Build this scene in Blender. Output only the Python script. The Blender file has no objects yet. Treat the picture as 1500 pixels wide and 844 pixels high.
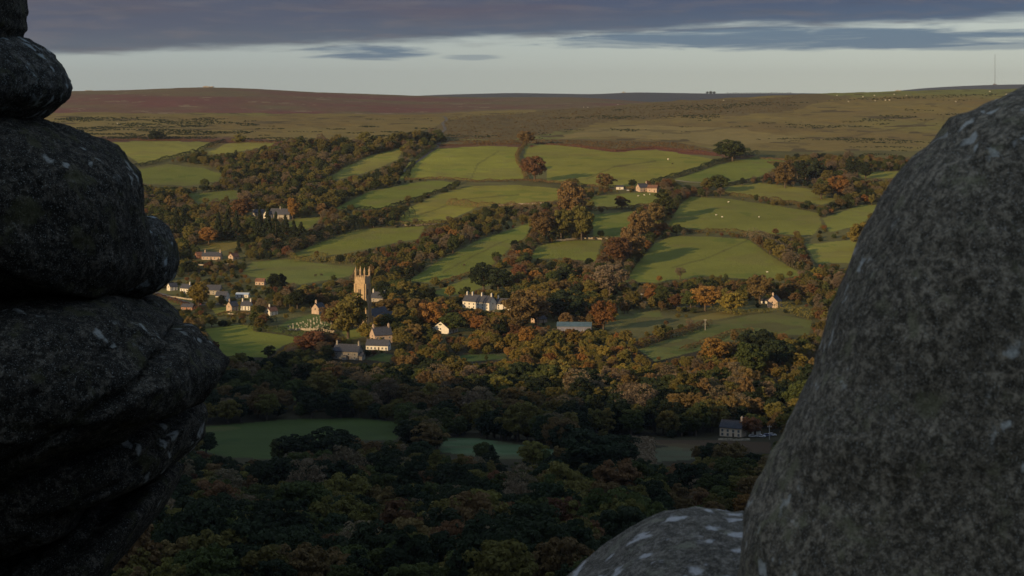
import bpy, bmesh, math
import numpy as np
from mathutils import Vector, Matrix, noise as mnoise
S = bpy.context.scene
COL = S.collection
R = math.radians
F, U0, V0 = 3000.0, 750.0, 150.0          # focal length in photo pixels, principal column, eye-level row

# ------------------------------------------------------------------ camera
cam = bpy.data.cameras.new('camera'); co = bpy.data.objects.new('camera', cam); COL.objects.link(co)
co.location = (0, 0, 0); co.rotation_euler = (R(90), 0, 0)
cam.sensor_width = 36; cam.lens = 72; cam.shift_y = -272/1500
cam.clip_start = 0.1; cam.clip_end = 60000
cam.dof.use_dof = True; cam.dof.focus_distance = 1400; cam.dof.aperture_fstop = 18
S.camera = co
# ------------------------------------------------------------------ light
SUN_EL = 13.0; SD = Vector((0.65, 0.76))  # plan direction the light travels
SD.normalize()
EXPOSURE = -0.12; SKY = 0.085; SUN = 4.5
S.view_settings.view_transform = 'Standard'; S.view_settings.look = 'None'
S.view_settings.exposure = EXPOSURE; S.view_settings.gamma = 1; S.view_settings.use_curve_mapping = False
sl = bpy.data.lights.new('sun', 'SUN'); sl.energy = SUN; sl.angle = R(0.55); sl.color = (1, .69, .355)
so = bpy.data.objects.new('sun', sl); COL.objects.link(so); so.location = (-300, -400, 400)
d3 = Vector((SD.x*math.cos(R(SUN_EL)), SD.y*math.cos(R(SUN_EL)), -math.sin(R(SUN_EL))))
so.rotation_euler = d3.to_track_quat('-Z', 'Y').to_euler()

class NT:
    "small node tree helper"
    def __init__(s, tree): s.t = tree; s.n = tree.nodes; s.l = tree.links
    def new(s, typ, **kw):
        n = s.n.new(typ)
        for k, v in kw.items(): setattr(n, k, v)
        return n
    def put(s, sock, v):
        if isinstance(v, bpy.types.NodeSocket): s.l.new(v, sock)
        elif isinstance(v, (tuple, list)) and len(v) == 3 and sock.type == 'RGBA': sock.default_value = (*v, 1)
        else: sock.default_value = v
    def m(s, op, a, b=0.0, c=0.0, clamp=False):
        n = s.new('ShaderNodeMath', operation=op, use_clamp=clamp)
        s.put(n.inputs[0], a); s.put(n.inputs[1], b); s.put(n.inputs[2], c); return n.outputs[0]
    def mix(s, f, a, b, blend='MIX'):
        n = s.new('ShaderNodeMix', data_type='RGBA', blend_type=blend)
        s.put(n.inputs[0], f); s.put(n.inputs[6], a); s.put(n.inputs[7], b); return n.outputs[2]
    def noise(s, vec, scale, detail=4, rough=.55, dist=0.0):
        n = s.new('ShaderNodeTexNoise'); s.put(n.inputs['Vector'], vec)
        n.inputs['Scale'].default_value = scale; n.inputs['Detail'].default_value = detail
        n.inputs['Roughness'].default_value = rough; n.inputs['Distortion'].default_value = dist
        return n.outputs[0]
    def ss(s, x, a, b):
        n = s.new('ShaderNodeMapRange', interpolation_type='SMOOTHSTEP')
        s.put(n.inputs[0], x); s.put(n.inputs[1], a); s.put(n.inputs[2], b); return n.outputs[0]
    def comb(s, x, y, z):
        n = s.new('ShaderNodeCombineXYZ'); s.put(n.inputs[0], x); s.put(n.inputs[1], y); s.put(n.inputs[2], z); return n.outputs[0]

w = bpy.data.worlds.new('World'); S.world = w; w.use_nodes = True
T = NT(w.node_tree); T.n.clear()
out = T.new('ShaderNodeOutputWorld'); bg = T.new('ShaderNodeBackground'); T.l.new(bg.outputs[0], out.inputs[0])
bg.inputs[1].default_value = SKY
sky = T.new('ShaderNodeTexSky', sky_type='NISHITA'); sky.sun_disc = False
sky.sun_elevation = R(SUN_EL); sky.sun_rotation = math.atan2(-SD.x, -SD.y); sky.altitude = 390
sky.air_density = 1.0; sky.dust_density = 1.2; sky.ozone_density = 1.5
tc = T.new('ShaderNodeTexCoord'); sp = T.new('ShaderNodeSeparateXYZ'); T.l.new(tc.outputs['Generated'], sp.inputs[0])
az = T.m('ARCTAN2', sp.outputs[0], sp.outputs[1]); el = T.m('ARCSINE', sp.outputs[2])
cv = T.comb(T.m('MULTIPLY', az, 5.0), T.m('MULTIPLY', el, 46.0), 0.0)
n1 = T.noise(cv, 1.6, 6, .55, .3); n2 = T.noise(cv, 5.5, 6, .6, .4)
cv2 = T.comb(T.m('MULTIPLY', az, 9.0), T.m('MULTIPLY', el, 120.0), 3.0)
n3 = T.noise(cv2, 2.0, 7, .6, .5)
wob = T.m('ADD', T.m('MULTIPLY', T.m('SUBTRACT', n1, .5), .012), T.m('ADD', T.m('MULTIPLY', T.m('SUBTRACT', n2, .5), .007), T.m('MULTIPLY', T.m('SUBTRACT', n3, .5), .004)))
azc = T.m('MINIMUM', T.m('MAXIMUM', az, -.5), .5)
edge = T.m('ADD', T.m('MULTIPLY', azc, .040), .0315)
deck = T.ss(T.m('ADD', T.m('SUBTRACT', el, edge), wob), -.0030, .0034)
def ell(u, v, hw, hh, soft=.5, k=1.1):
    a = T.m('DIVIDE', T.m('SUBTRACT', az, (u-U0)/F), hw/F); b = T.m('DIVIDE', T.m('SUBTRACT', el, (V0-v)/F), hh/F)
    r2 = T.m('ADD', T.m('MULTIPLY', a, a), T.m('MULTIPLY', b, b))
    return T.ss(T.m('ADD', T.m('SUBTRACT', 1.0, r2), T.m('MULTIPLY', T.m('SUBTRACT', n3, .5), 2*k)), 0.0, soft)
low = T.m('MAXIMUM', ell(1180, 57, 430, 20, .8, 1.3), ell(530, 78, 105, 15, .9, 1.7))
low = T.m('MAXIMUM', low, T.m('MULTIPLY', ell(700, 84, 60, 5, .9, 1.6), .5))
low = T.m('MAXIMUM', low, T.m('MULTIPLY', ell(1420, 70, 180, 7, .9, 1.6), .6))
# clear sky behind the clouds: the Nishita sky, veiled by thin high haze
east = T.ss(azc, -.22, .26)
veil = T.mix(T.ss(el, -.01, .10), T.mix(east, (6.3, 7.2, 6.7), (9.0, 9.6, 8.0)), (5.2, 6.6, 7.8))
clear = T.mix(.85, sky.outputs[0], veil)
pinkf = T.ss(T.noise(cv, .9, 3, .5), .42, .62)
top = T.mix(pinkf, T.mix(east, (.92, 1.17, 1.85), (.66, 1.12, 2.15)), T.mix(east, (1.35, 1.16, 1.5), (.88, 1.08, 1.9)))
deckc = T.mix(T.ss(T.m('SUBTRACT', el, edge), 0.0, .016), T.mix(east, (1.05, 1.5, 2.1), (.85, 1.5, 2.5)), top)
deckc = T.mix(T.m('MULTIPLY', T.ss(n2, .44, .70), .38), deckc, (2.2, 2.0, 2.15))
deckc = T.mix(T.m('MULTIPLY', T.ss(n3, .52, .72), .30), deckc, (.75, .95, 1.35))
lowc = T.mix(n3, (.80, 1.75, 2.9), (1.5, 2.5, 3.6))
c = T.mix(T.m('MULTIPLY', low, .92), clear, lowc)
hole = T.ss(el, .10, .8)                     # the deck breaks up overhead
dk = T.m('MULTIPLY', deck, T.m('SUBTRACT', 1.0, T.m('MULTIPLY', hole, .55)))
c = T.mix(dk, c, deckc)
T.l.new(c, bg.inputs[0])

# ------------------------------------------------------------------ helpers
rng = np.random.default_rng(7)
def tag(o, label=None, cat=None, group=None, kind=None):
    if label: o['label'] = label
    if cat: o['category'] = cat
    if group: o['group'] = group
    if kind: o['kind'] = kind
    return o
def link(name, me, parent=None, loc=None):
    o = bpy.data.objects.new(name, me); COL.objects.link(o)
    if parent: o.parent = parent
    if loc is not None: o.location = loc
    return o
def empty(name, loc, rz=0, sc=(1, 1, 1)):
    o = bpy.data.objects.new(name, None); COL.objects.link(o); o.location = loc
    o.rotation_euler = (0, 0, rz); o.scale = sc; o.empty_display_size = 1; return o
def mesh_np(name, V, Q, mat, smooth=False, cols=None):
    V = np.asarray(V, np.float32); Q = np.asarray(Q, np.int32)
    me = bpy.data.meshes.new(name); k = Q.shape[1]
    me.vertices.add(len(V)); me.vertices.foreach_set('co', V.ravel())
    me.loops.add(Q.size); me.loops.foreach_set('vertex_index', Q.ravel())
    me.polygons.add(len(Q)); me.polygons.foreach_set('loop_start', np.arange(0, Q.size, k, dtype=np.int32))
    me.polygons.foreach_set('use_smooth', np.full(len(Q), smooth))
    if mat: me.materials.append(mat)
    me.update(calc_edges=True)
    for nm, arr in (cols or {}).items():
        a = me.color_attributes.new(nm, 'FLOAT_COLOR', 'POINT')
        c4 = np.ones((len(V), 4), np.float32); c4[:, :3] = arr; a.data.foreach_set('color', c4.ravel())
    return me
def fnoise(x, y, s, seed=0):
    "cheap smooth value noise on arrays, about -1..1"
    r = np.random.default_rng(seed).random((256, 256))
    X = x/s+1000.0; Y = y/s+1000.0
    i = np.floor(X).astype(int); j = np.floor(Y).astype(int); a = X-i; b = Y-j
    a = a*a*(3-2*a); b = b*b*(3-2*b); i &= 255; j &= 255; i2 = (i+1) & 255; j2 = (j+1) & 255
    return ((r[i, j]*(1-a)+r[i2, j]*a)*(1-b)+(r[i, j2]*(1-a)+r[i2, j2]*a)*b)*2-1
def inpoly(u, v, poly):
    u = np.asarray(u, float); v = np.asarray(v, float); c = np.zeros(u.shape, bool); n = len(poly)
    for i in range(n):
        x1, y1 = poly[i]; x2, y2 = poly[(i+1) % n]
        if y1 == y2: continue
        c ^= ((y1 > v) != (y2 > v)) & (u < (x2-x1)*(v-y1)/(y2-y1)+x1)
    return c
def principled(name, rough=.9):
    m = bpy.data.materials.new(name); m.use_nodes = True
    n = NT(m.node_tree); b = n.n['Principled BSDF']; b.inputs['Roughness'].default_value = rough
    b.inputs['Specular IOR Level'].default_value = .2
    return m, n, b
def flat(name, c, rough=.85, var=.25, sc=1.2, bump=0.0):
    m, n, b = principled(name, rough)
    g = n.new('ShaderNodeNewGeometry').outputs['Position'] if False else n.new('ShaderNodeTexCoord').outputs['Object']
    no = n.noise(g, sc, 5, .65)
    n.put(b.inputs['Base Color'], n.mix(n.ss(no, .3, .7), tuple(x*(1-var) for x in c), tuple(min(1, x*(1+var*.6)) for x in c)))
    if bump:
        bp = n.new('ShaderNodeBump'); bp.inputs['Strength'].default_value = bump; n.put(bp.inputs['Height'], no); n.l.new(bp.outputs[0], b.inputs['Normal'])
    return m

# ------------------------------------------------------------------ terrain: a height field over the whole valley
ROWS = [   # forward distance, columns (photo px), row each column's ground reaches
 (450, [0, 1500], [858, 858]), (600, [0, 1500], [787, 787]), (750, [0, 1500], [724, 724]), (900, [0, 1500], [669, 669]),
 (1020, [0, 600, 1100, 1500], [634, 634, 640, 640]), (1180, [0, 1500], [572, 572]), (1300, [0, 1500], [528, 530]),
 (1450, [0, 1500], [482, 482]), (1600, [0, 1500], [440, 440]), (1750, [0, 1500], [402, 402]), (1930, [0, 1500], [352, 352]),
 (2150, [0, 1500], [300, 300]), (2420, [0, 1500], [251, 251]), (2700, [0, 650, 1100, 1500], [208, 208, 214, 216]),
 (3000, [0, 650, 820, 1100, 1500], [179, 181, 186, 186, 184]),
 (3250, [0, 300, 640, 700, 820, 950, 1100, 1500], [164.5, 165, 168, 168, 170, 169, 165, 160])]
ZR = [(0, [0, 1500], [-2, -2]), (20, [0, 1500], [-8.5, -8.5]), (100, [0, 1500], [-34, -34]), (300, [0, 1500], [-82, -82])]
for y, us, vs in ROWS: ZR.append((y, us, [(V0-v)/F*y for v in vs]))
def vz(y, us, vs): ZR.append((y, us, [(V0-v)/F*y for v in vs]))
vz(3450, [0, 600, 700, 820, 950, 1100, 1300, 1500], [168, 171, 163, 160, 157, 151, 146, 142])
vz(3750, [0, 600, 700, 820, 950, 1100, 1200, 1300, 1500], [178, 178, 170, 163, 150, 140.5, 136, 132.5, 128.5])
vz(4200, [0, 600, 820, 950, 1100, 1200, 1500], [176, 176, 170, 165, 150, 146, 142])
vz(5000, [0, 300, 600, 960, 1100, 1500], [146, 142, 154, 156, 156, 150])
vz(5800, [-100, 95, 200, 300, 380, 450, 600, 700, 850, 960, 1100, 1500], [134, 133, 131, 127, 129.5, 134, 139.5, 142, 142, 150, 154, 150])
vz(7200, [0, 1500], [160, 160]); vz(9500, [0, 1500], [154, 154])
vz(12000, [0, 550, 650, 750, 870, 930, 1040, 1160, 1300, 1500], [148, 143, 138.5, 136, 138, 135, 137, 136.3, 138, 142])
vz(13200, [0, 1240, 1500], [150, 145, 142])
vz(15000, [0, 1200, 1300, 1350, 1400, 1450, 1500, 1700], [149, 142, 134.5, 129, 126, 124, 123, 124])
vz(17000, [0, 1500], [152, 150]); vz(30000, [0, 1500], [151, 151])
RY = np.array([r[0] for r in ZR], float); UG = np.arange(-400, 1901, 10.0)
ZG = np.array([np.interp(UG, r[1], r[2]) for r in ZR])
for k in range(3): ZG[:, 1:-1] = (ZG[:, :-2]+2*ZG[:, 1:-1]+ZG[:, 2:])/4
YF = np.concatenate([np.arange(0, 20, 1), np.arange(20, 450, 10), np.arange(450, 1000, 4.5), np.arange(1000, 2300, 3.2), np.arange(2300, 3850, 5),
                     np.arange(3850, 6100, 22), np.arange(6100, 11000, 200), np.arange(11000, 15600, 90), np.arange(15600, 30001, 900)]).astype(float)
ZF = np.array([np.interp(YF, RY, ZG[:, j]) for j in range(len(UG))]).T
def smooth_y(Z):                                  # round the breaks of slope
    out = Z.copy()
    for i, y in enumerate(YF):
        if y < 30: continue
        h = min(.035*y, 110); a, b = np.searchsorted(YF, [y-h, y+h]); 
        if b-a < 3: continue
        ww = 1-np.abs(YF[a:b]-y)/(h+1e-6); g = np.gradient(YF)[a:b]; ww = ww*g
        out[i] = (Z[a:b]*ww[:, None]).sum(0)/ww.sum()
    return out
ZF = smooth_y(ZF)
P0 = np.array([-818., 40.]); NRM = np.array([.428, .904])
def G(x, y):  # unseen hill behind the camera, its crest shaped to place the valley shadow
    d = (x-P0[0])*NRM[0]+(y-P0[1])*NRM[1]
    s_ = -(x-P0[0])*.904+(y-P0[1])*.428
    return np.clip((400-np.abs(d+600))/300, 0, 1)*np.interp(s_, [80, 260, 549, 620], [-24, -17, 20, 22])+np.interp(d, [-4000, -2000, -750, -600, -300, 0, 312, 820, 1150, 1500, 1800, 2500, 3500, 6000, 20000], [-80, -40, 310, 326, 232, 112, -2.0, -118, -158, -166, -155, -90, 0, -30, -30])
def height(x, y):
    x = np.asarray(x, float); y = np.asarray(y, float); yy = np.maximum(y, 1.0); t = x/yy
    u = np.clip(U0+F*t, UG[0], UG[-1]-1e-3)
    i = np.clip(np.searchsorted(YF, yy)-1, 0, len(YF)-2); a = np.clip((yy-YF[i])/(YF[i+1]-YF[i]), 0, 1)
    j = ((u-UG[0])/10).astype(int); b = (u-UG[0])/10-j
    z = (ZF[i, j]*(1-b)+ZF[i, j+1]*b)*(1-a)+(ZF[i+1, j]*(1-b)+ZF[i+1, j+1]*b)*a
    r = np.hypot(x, y)
    k = np.clip((r-300)/900, 0, 1)*np.clip((7000-r)/3000, 0, 1)
    z = z+k*(1.5*fnoise(x, y, 95, 1)+.5*fnoise(x, y, 31, 2)+.9*np.clip((r-2400)/800, 0, 1)*fnoise(x, y, 22, 5))
    g = G(x, y)+3*fnoise(x, y, 120, 3)*np.clip(r/300, 0, 1)
    wgt = np.clip((np.abs(t)-.36)/.5, 0, 1); wgt = np.where(y <= 1.0, 1.0, wgt); wgt = wgt*wgt*(3-2*wgt)
    return z*(1-wgt)+g*wgt
YS = np.concatenate([np.arange(440, 3300, 1.0), np.arange(3300, 15200, 6.0)])
def gp(u, v, lim=440):
    "ground point seen at photo pixel (u, v)"
    t = (u-U0)/F; z = height(t*YS, YS); vt = V0-F*z/YS
    ok = np.where((vt <= v) & (YS >= lim))[0]; i = ok[0] if len(ok) else np.argmin(vt)
    y = YS[i]; return Vector((t*y, y, float(z[i])))
def proj(x, y, z): return U0+F*x/y, V0-F*z/y

# fields as photographed outlines of ground patches: name, colour key, polygon
FIELDS = [
 ('a', [(158,208),(240,206),(312,209),(292,221),(245,233),(205,241),(180,222)]), ('b', [(195,250),(245,240),(300,247),(325,256),(318,266),(270,272),(215,270),(200,262)]),
 ('a', [(300,226),(335,210),(405,207),(395,214),(350,222),(325,226)]), ('a', [(478,264),(500,247),(540,229),(592,216),(582,234),(545,250),(500,262)]),
 ('G', [(584,263),(600,238),(640,219),(700,214),(762,215),(757,232),(766,247),(768,262),(700,265),(640,261)]),
 ('G', [(772,217),(800,211),(850,216),(900,223),(960,219),(1050,234),(1020,245),(960,265),(925,275),(850,271),(800,266),(802,245),(775,237),(766,228)]),
 ('g', [(488,306),(540,281),(600,268),(640,265),(670,268),(630,283),(590,298),(560,306)]),
 ('G', [(580,326),(600,304),(640,286),(690,272),(760,271),(822,277),(820,294),(760,300),(700,303),(650,326),(610,330)]),
 ('g', [(425,374),(470,355),(520,336),(622,332),(612,350),(560,360),(500,372),(450,378)]),
 ('g', [(598,412),(640,384),(700,352),(777,327),(772,345),(742,368),(722,388),(690,400),(640,414)]),
 ('g', [(630,430),(680,410),(735,396),(755,396),(735,410),(690,428),(655,434)]),
 ('g', [(778,380),(785,362),(820,353),(882,352),(872,384),(820,378)]), ('g', [(858,300),(870,287),(950,281),(972,285),(955,300),(900,306)]),
 ('g', [(865,315),(935,309),(930,330),(915,346),(870,347)]),
 ('g', [(978,332),(996,300),(1012,288),(1060,290),(1120,299),(1200,312),(1203,330),(1190,345),(1110,343),(1040,337)]),
 ('g', [(915,412),(935,385),(960,356),(985,346),(1040,346),(1095,351),(1130,375),(1178,404),(1120,411),(1030,404),(960,414)]),
 ('a', [(1055,283),(1070,273),(1110,268),(1180,276),(1225,292),(1205,300),(1140,292),(1080,288)]), ('g', [(985,264),(1050,242),(1110,229),(1150,236),(1110,260),(1050,268)]),
 ('a', [(1255,253),(1325,250),(1315,260),(1262,262)]), ('p', [(355,400),(370,383),(430,380),(480,388),(520,392),(515,404),(440,417),(390,412)]),
 ('d', [(280,360),(345,350),(352,362),(320,370)]), ('g', [(300,482),(345,476),(370,478),(372,486),(420,492),(470,500),(425,502),(405,512),(390,524),(330,522)]),
 ('m', [(935,512),(990,492),(1050,472),(1120,458),(1190,470),(1185,490),(1100,492),(1020,515),(960,530)]),
 ('w', [(270,628),(400,616),(520,612),(575,617),(592,628),(580,645),(480,645),(430,655),(400,672),(330,670),(280,655)]),
 ('f', [(640,662),(655,641),(700,641),(780,655),(817,659),(800,671),(740,673)]), ('r', [(935,660),(1000,652),(1070,660),(1010,674),(950,678)]),
 ('m', [(900,462),(965,454),(972,465),(905,482)]), ('a', [(1180,358),(1262,350),(1245,386),(1195,385)]), ('g', [(412,330),(435,320),(472,318),(450,336)]),
 ('y', [(396,486),(420,470),(455,460),(490,462),(492,484),(440,492)]), ('w', [(535,526),(560,517),(575,520),(570,532)]), ('w', [(640,532),(680,520),(745,518),(740,526),(680,530)]),
 ('w', [(740,812),(800,806),(850,806),(845,818),(760,824)]), ('m', [(200,424),(255,432),(290,446),(262,448),(225,436)]), ('a', [(310,452),(350,446),(352,456),(318,464)]),
 ('b', [(275,284),(345,279),(352,290),(290,297)]), ('b', [(840,650),(900,642),(1000,645),(1130,648),(1130,664),(1050,660),(960,652),(900,662)]), ('g',[(500,486),(540,478),(565,480),(540,492),(510,498)]),
 ('w',[(410,574),(437,572),(438,586),(418,588)]), ('a', [(1205,320),(1262,300),(1290,300),(1262,330),(1215,340)]), ('d',[(1000,468),(1060,455),(1130,450),(1120,456),(1050,468)]),
]
FC = {'G': (.285,.265,.066), 'g': (.205,.215,.056), 'a': (.25,.235,.072), 'b': (.155,.165,.05), 'p': (.19,.19,.065), 'd': (.24,.19,.07), 'm': (.145,.16,.062), 'w': (.068,.098,.024),  # upper fields' colour is brightened to stand for sunlight on their slope
      'f': (.12,.17,.085), 'r': (.11,.12,.07), 'y': (.13,.16,.06)}
for q_ in 'Ggabpdmy': FC[q_] = (FC[q_][0]*.97, FC[q_][1]*1.02, FC[q_][2]*.66)
FC['b2'] = (.09, .06, .03)
def field_hit(u, v):
    h = np.zeros(np.shape(u), bool)
    for k, p in FIELDS: h |= inpoly(u, v, p)
    return h

FU, FV = np.meshgrid(np.arange(0, 1500)+.5, np.arange(0, 900)+.5)
FMASK = field_hit(FU, FV)
def fm(u, v): return 0 <= u < 1500 and 0 <= v < 900 and bool(FMASK[int(v), int(u)])
def build_terrain():
    tf = np.arange(-30, 1531, 2.0); t = (tf-U0)/F; af = np.arctan(t)
    ac = np.radians(np.concatenate([np.arange(-180, -90, 6), np.arange(-90, -15.3, 1.5)]))
    acr = np.radians(np.concatenate([np.arange(16, 90, 1.5), np.arange(90, 180, 6)]))
    A = np.concatenate([ac, af, acr])
    # in front the rings are rows of equal forward distance, at the sides and behind they are circles
    RR = YF[1:]
    c = np.maximum(np.cos(A), .90)
    rad = RR[:, None]/c[None, :]
    X = rad*np.sin(A)[None, :]; Y = rad*np.cos(A)[None, :]
    Z = height(X, Y)
    n, m = X.shape
    V = np.stack([X, Y, Z], -1).reshape(-1, 3)
    idx = np.arange(n*m).reshape(n, m)
    nxt = np.roll(idx, -1, axis=1)
    Q = np.stack([idx[:-1], nxt[:-1], nxt[1:], idx[1:]], -1).reshape(-1, 4)
    Q = Q[:, ::-1]
    x, y, z = V.T; front = (y > 100) & (np.abs(x) < .4*y)
    ys = np.where(front, y, 1e6); u = U0+F*x/ys; v = V0-F*z/ys
    v = v+.8*fnoise(x, y, 16, 21)
    col = np.zeros((len(V), 3)); rough = np.zeros((len(V), 3))
    # valley floor and woodland litter; moor grass above the enclosures; heather on the far hill
    big = fnoise(x, y, 130, 11); mid = fnoise(x, y, 42, 12); sm = fnoise(x, y, 17, 13)
    litter = np.array([.07, .06, .028]); fl = np.clip((y-1330)/120, 0, 1)[:, None]; col[:] = (litter*.7*(1-fl)+np.array([.125, .12, .042])*fl)*(1+.25*mid[:, None]+.2*sm[:, None])
    moor = front & (y > 2640)
    g1 = np.array([.25, .20, .062]); g2 = np.array([.19, .13, .048]); g3 = np.array([.175, .205, .052])
    a = np.clip(.5+.5*big+.35*mid, 0, 1)[:, None]; b = np.clip(fnoise(x, y*.5, 210, 14)*1.5+.5*np.clip((x-150)/250, 0, 1)+.3*fnoise(x, y*.5, 60, 24), 0, 1)[:, None]
    mc = (g1*.92*(1-a*.6)+g2*a*.55)*(1-b*.75)+g3*b*.75
    str_ = fnoise(x*.35, y, 26, 15)+.6*fnoise(x*.5, y, 11, 16)       # long rough streaks of gorse and rush
    mc = np.where((str_ > .78)[:, None], np.array([.10, .08, .035]), mc)
    rough[:, 0] = moor
    col = np.where(moor[:, None], mc, col)
    low = front & (y > 3850) & (y < 7000)                         # heather hill
    ca = np.clip(.5+fnoise(x, y, 260, 17)*.8+.4*fnoise(x, y, 90, 18), 0, 1)[:, None]
    hc = np.array([.165, .066, .052])*(1-ca)+np.array([.155, .12, .055])*ca
    hc = np.where((fnoise(x*.5, y*.6, 34, 19)+.4*fnoise(x, y, 14, 29) > .8)[:, None], np.array([.24, .18, .11]), hc)
    crest = np.clip((y-5550)/250, 0, 1)[:, None]*.8
    hc = hc*(1-crest)+np.array([.15, .13, .06])*crest
    col = np.where((front & (y > 3850))[:, None], hc, col)
    col = np.where((front & (y > 7000))[:, None], np.array([.045, .056, .066]), col)  # far ridge: bluish distance haze put into the ground colour
    vis = front & (y < 3800)
    hi = np.clip((y-2600)/300, 0, 1)
    u = u+hi*(22*fnoise(x, y, 120, 41)+9*fnoise(x, y, 35, 42)); v = v+hi*(2.6*fnoise(x, y, 90, 43)+1.2*fnoise(x, y, 25, 44))
    def paint(poly, c, ymin=440, ymax=3800):
        k = vis & (y > ymin) & (y < ymax) & inpoly(u, v, poly); col[k] = np.array(c)
        return k
    paint([(625,200),(660,180),(700,171),(820,159),(960,150),(1110,141),(1160,137),(1240,141),(1170,160),(1080,168),(980,172),(880,178),(800,196),(740,206)], (.15,.115,.045))
    paint([(815,205),(870,186),(960,183),(1100,190),(1180,200),(1060,214),(1000,206),(900,200)], (.26,.21,.075))
    paint([(640,214),(660,206),(790,204),(900,205),(990,208),(1060,222),(1058,226),(960,216),(900,222),(850,214),(780,210),(700,213)], (.15,.12,.05))
    paint([(780,213),(850,213.5),(905,219),(960,214),(1060,224),(1060,229),(1000,226),(960,219.5),(905,224.5),(850,218),(780,217)], (.17,.062,.036))
    paint([(640,212),(770,212),(770,216),(640,217)], (.15,.075,.04)); paint([(1058,224),(1150,232),(1340,246),(1340,252),(1150,238),(1058,231)], (.15,.085,.045))
    paint([(130,200),(310,201),(420,207),(420,213),(300,210),(200,210),(130,208)], (.12,.065,.04))
    paint([(520,210),(640,190),(660,200),(640,212),(560,215)], (.09,.085,.036))
    paint([(1160,252),(1340,246),(1340,258),(1200,262)], (.14,.12,.05))
    for k_, p in FIELDS:
        c = FC['b2'] if p[0] == (840, 650) else FC[k_]
        m_ = paint(p, c)
        f_ = (1+.13*big[m_]+.07*mid[m_]+.05*sm[m_])[:, None]; col[m_] *= f_*np.random.default_rng(len(p)*7+p[0][0]).uniform(.93, 1.07, 3)**.6
        dry = fnoise(x*.5, y, 38, 51)+.5*fnoise(x, y, 12, 52)
        q = m_ & (dry > .55); col[q] = col[q]*.72+np.array([.19, .15, .06])*.28
        q = m_ & (dry < -.75); col[q] = col[q]*np.array([.78, .88, .8])
        if k_ in 'frm':
            q = np.zeros(len(V), bool); q[m_] = (sm[m_]+.6*mid[m_]) > .45; col[q] = col[q]*.6+np.array([.09, .06, .03])*.4
    for pts in ([(985,392),(1030,380),(1060,368),(1095,352)], [(1378,172),(1384,160),(1396,147)], [(1155,190),(1160,183),(1170,180)], [(690,262),(700,240),(730,222)], [(605,318),(680,292),(760,285)], [(860,262),(900,244),(960,236)], [(650,398),(700,372),(745,350)], [(1230,205),(1290,190),(1360,172)], [(820,196),(900,190),(1000,194),(1100,186)], [(120,190),(260,186),(420,194)]):
        for (a1, b1), (a2, b2) in zip(pts, pts[1:]):
            tt = np.clip(((u-a1)*(a2-a1)+(v-b1)*(b2-b1))/((a2-a1)**2+(b2-b1)**2), 0, 1); dd = np.hypot(u-a1-tt*(a2-a1), v-b1-tt*(b2-b1)); q = vis & (dd < 1.1); col[q] = col[q]*.62+np.array([.06, .045, .02])*.38
    me = mesh_np('terrain', V, Q, None, True, {'base': np.clip(col, .01, .6), 'moor': rough})
    return me

gm, n, b = principled('ground', .95)
at = n.new('ShaderNodeAttribute', attribute_name='base').outputs['Color']
pos = n.new('ShaderNodeNewGeometry').outputs['Position']
na = n.noise(pos, .05, 6, .6); nb = n.noise(pos, .6, 4, .7)
am = n.new('ShaderNodeAttribute', attribute_name='moor').outputs['Fac']
st = n.new('ShaderNodeMapping'); n.l.new(pos, st.inputs[0]); st.inputs['Scale'].default_value = (.5, 1, 1)
nm = n.noise(st.outputs[0], .075, 8, .72)
f1 = n.m('MULTIPLY', n.m('ADD', n.m('MULTIPLY', na, .5), .75), n.m('ADD', n.m('MULTIPLY', nb, .3), .85))
c0 = n.mix(1.0, at, n.comb(f1, f1, f1), 'MULTIPLY')
spots = n.m('MULTIPLY', n.ss(nm, .55, .63), am)
s2 = n.new('ShaderNodeMapping'); n.l.new(pos, s2.inputs[0]); s2.inputs['Scale'].default_value = (1.0, .3, 1)
nl = n.noise(s2.outputs[0], .03, 9, .7, .6)
c0 = n.mix(n.m('MULTIPLY', n.m('MULTIPLY', n.ss(nl, .50, .62), am), .5), c0, (.075, .055, .03))
c0 = n.mix(n.m('MULTIPLY', n.m('MULTIPLY', n.ss(nl, .45, .34), am), .35), c0, (.30, .24, .12))
c1 = n.mix(n.m('MULTIPLY', spots, .62), c0, (.05, .045, .022))
lite = n.m('MULTIPLY', n.ss(nm, .47, .36), am)
c2 = n.mix(n.m('MULTIPLY', lite, .35), c1, (.27, .22, .10))
n.put(b.inputs['Base Color'], c2)
bp = n.new('ShaderNodeBump'); bp.inputs['Strength'].default_value = .8; bp.inputs['Distance'].default_value = 1.2
n.put(bp.inputs['Height'], n.m('ADD', n.noise(pos, .35, 5, .75), n.m('MULTIPLY', nm, n.m('MULTIPLY', am, 3.0)))); n.l.new(bp.outputs[0], b.inputs['Normal'])
me = build_terrain(); me.materials.append(gm)
ground = link('terrain', me); tag(ground, kind='structure')
ground['label'] = 'moorland hills and the valley with its fields'

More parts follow.
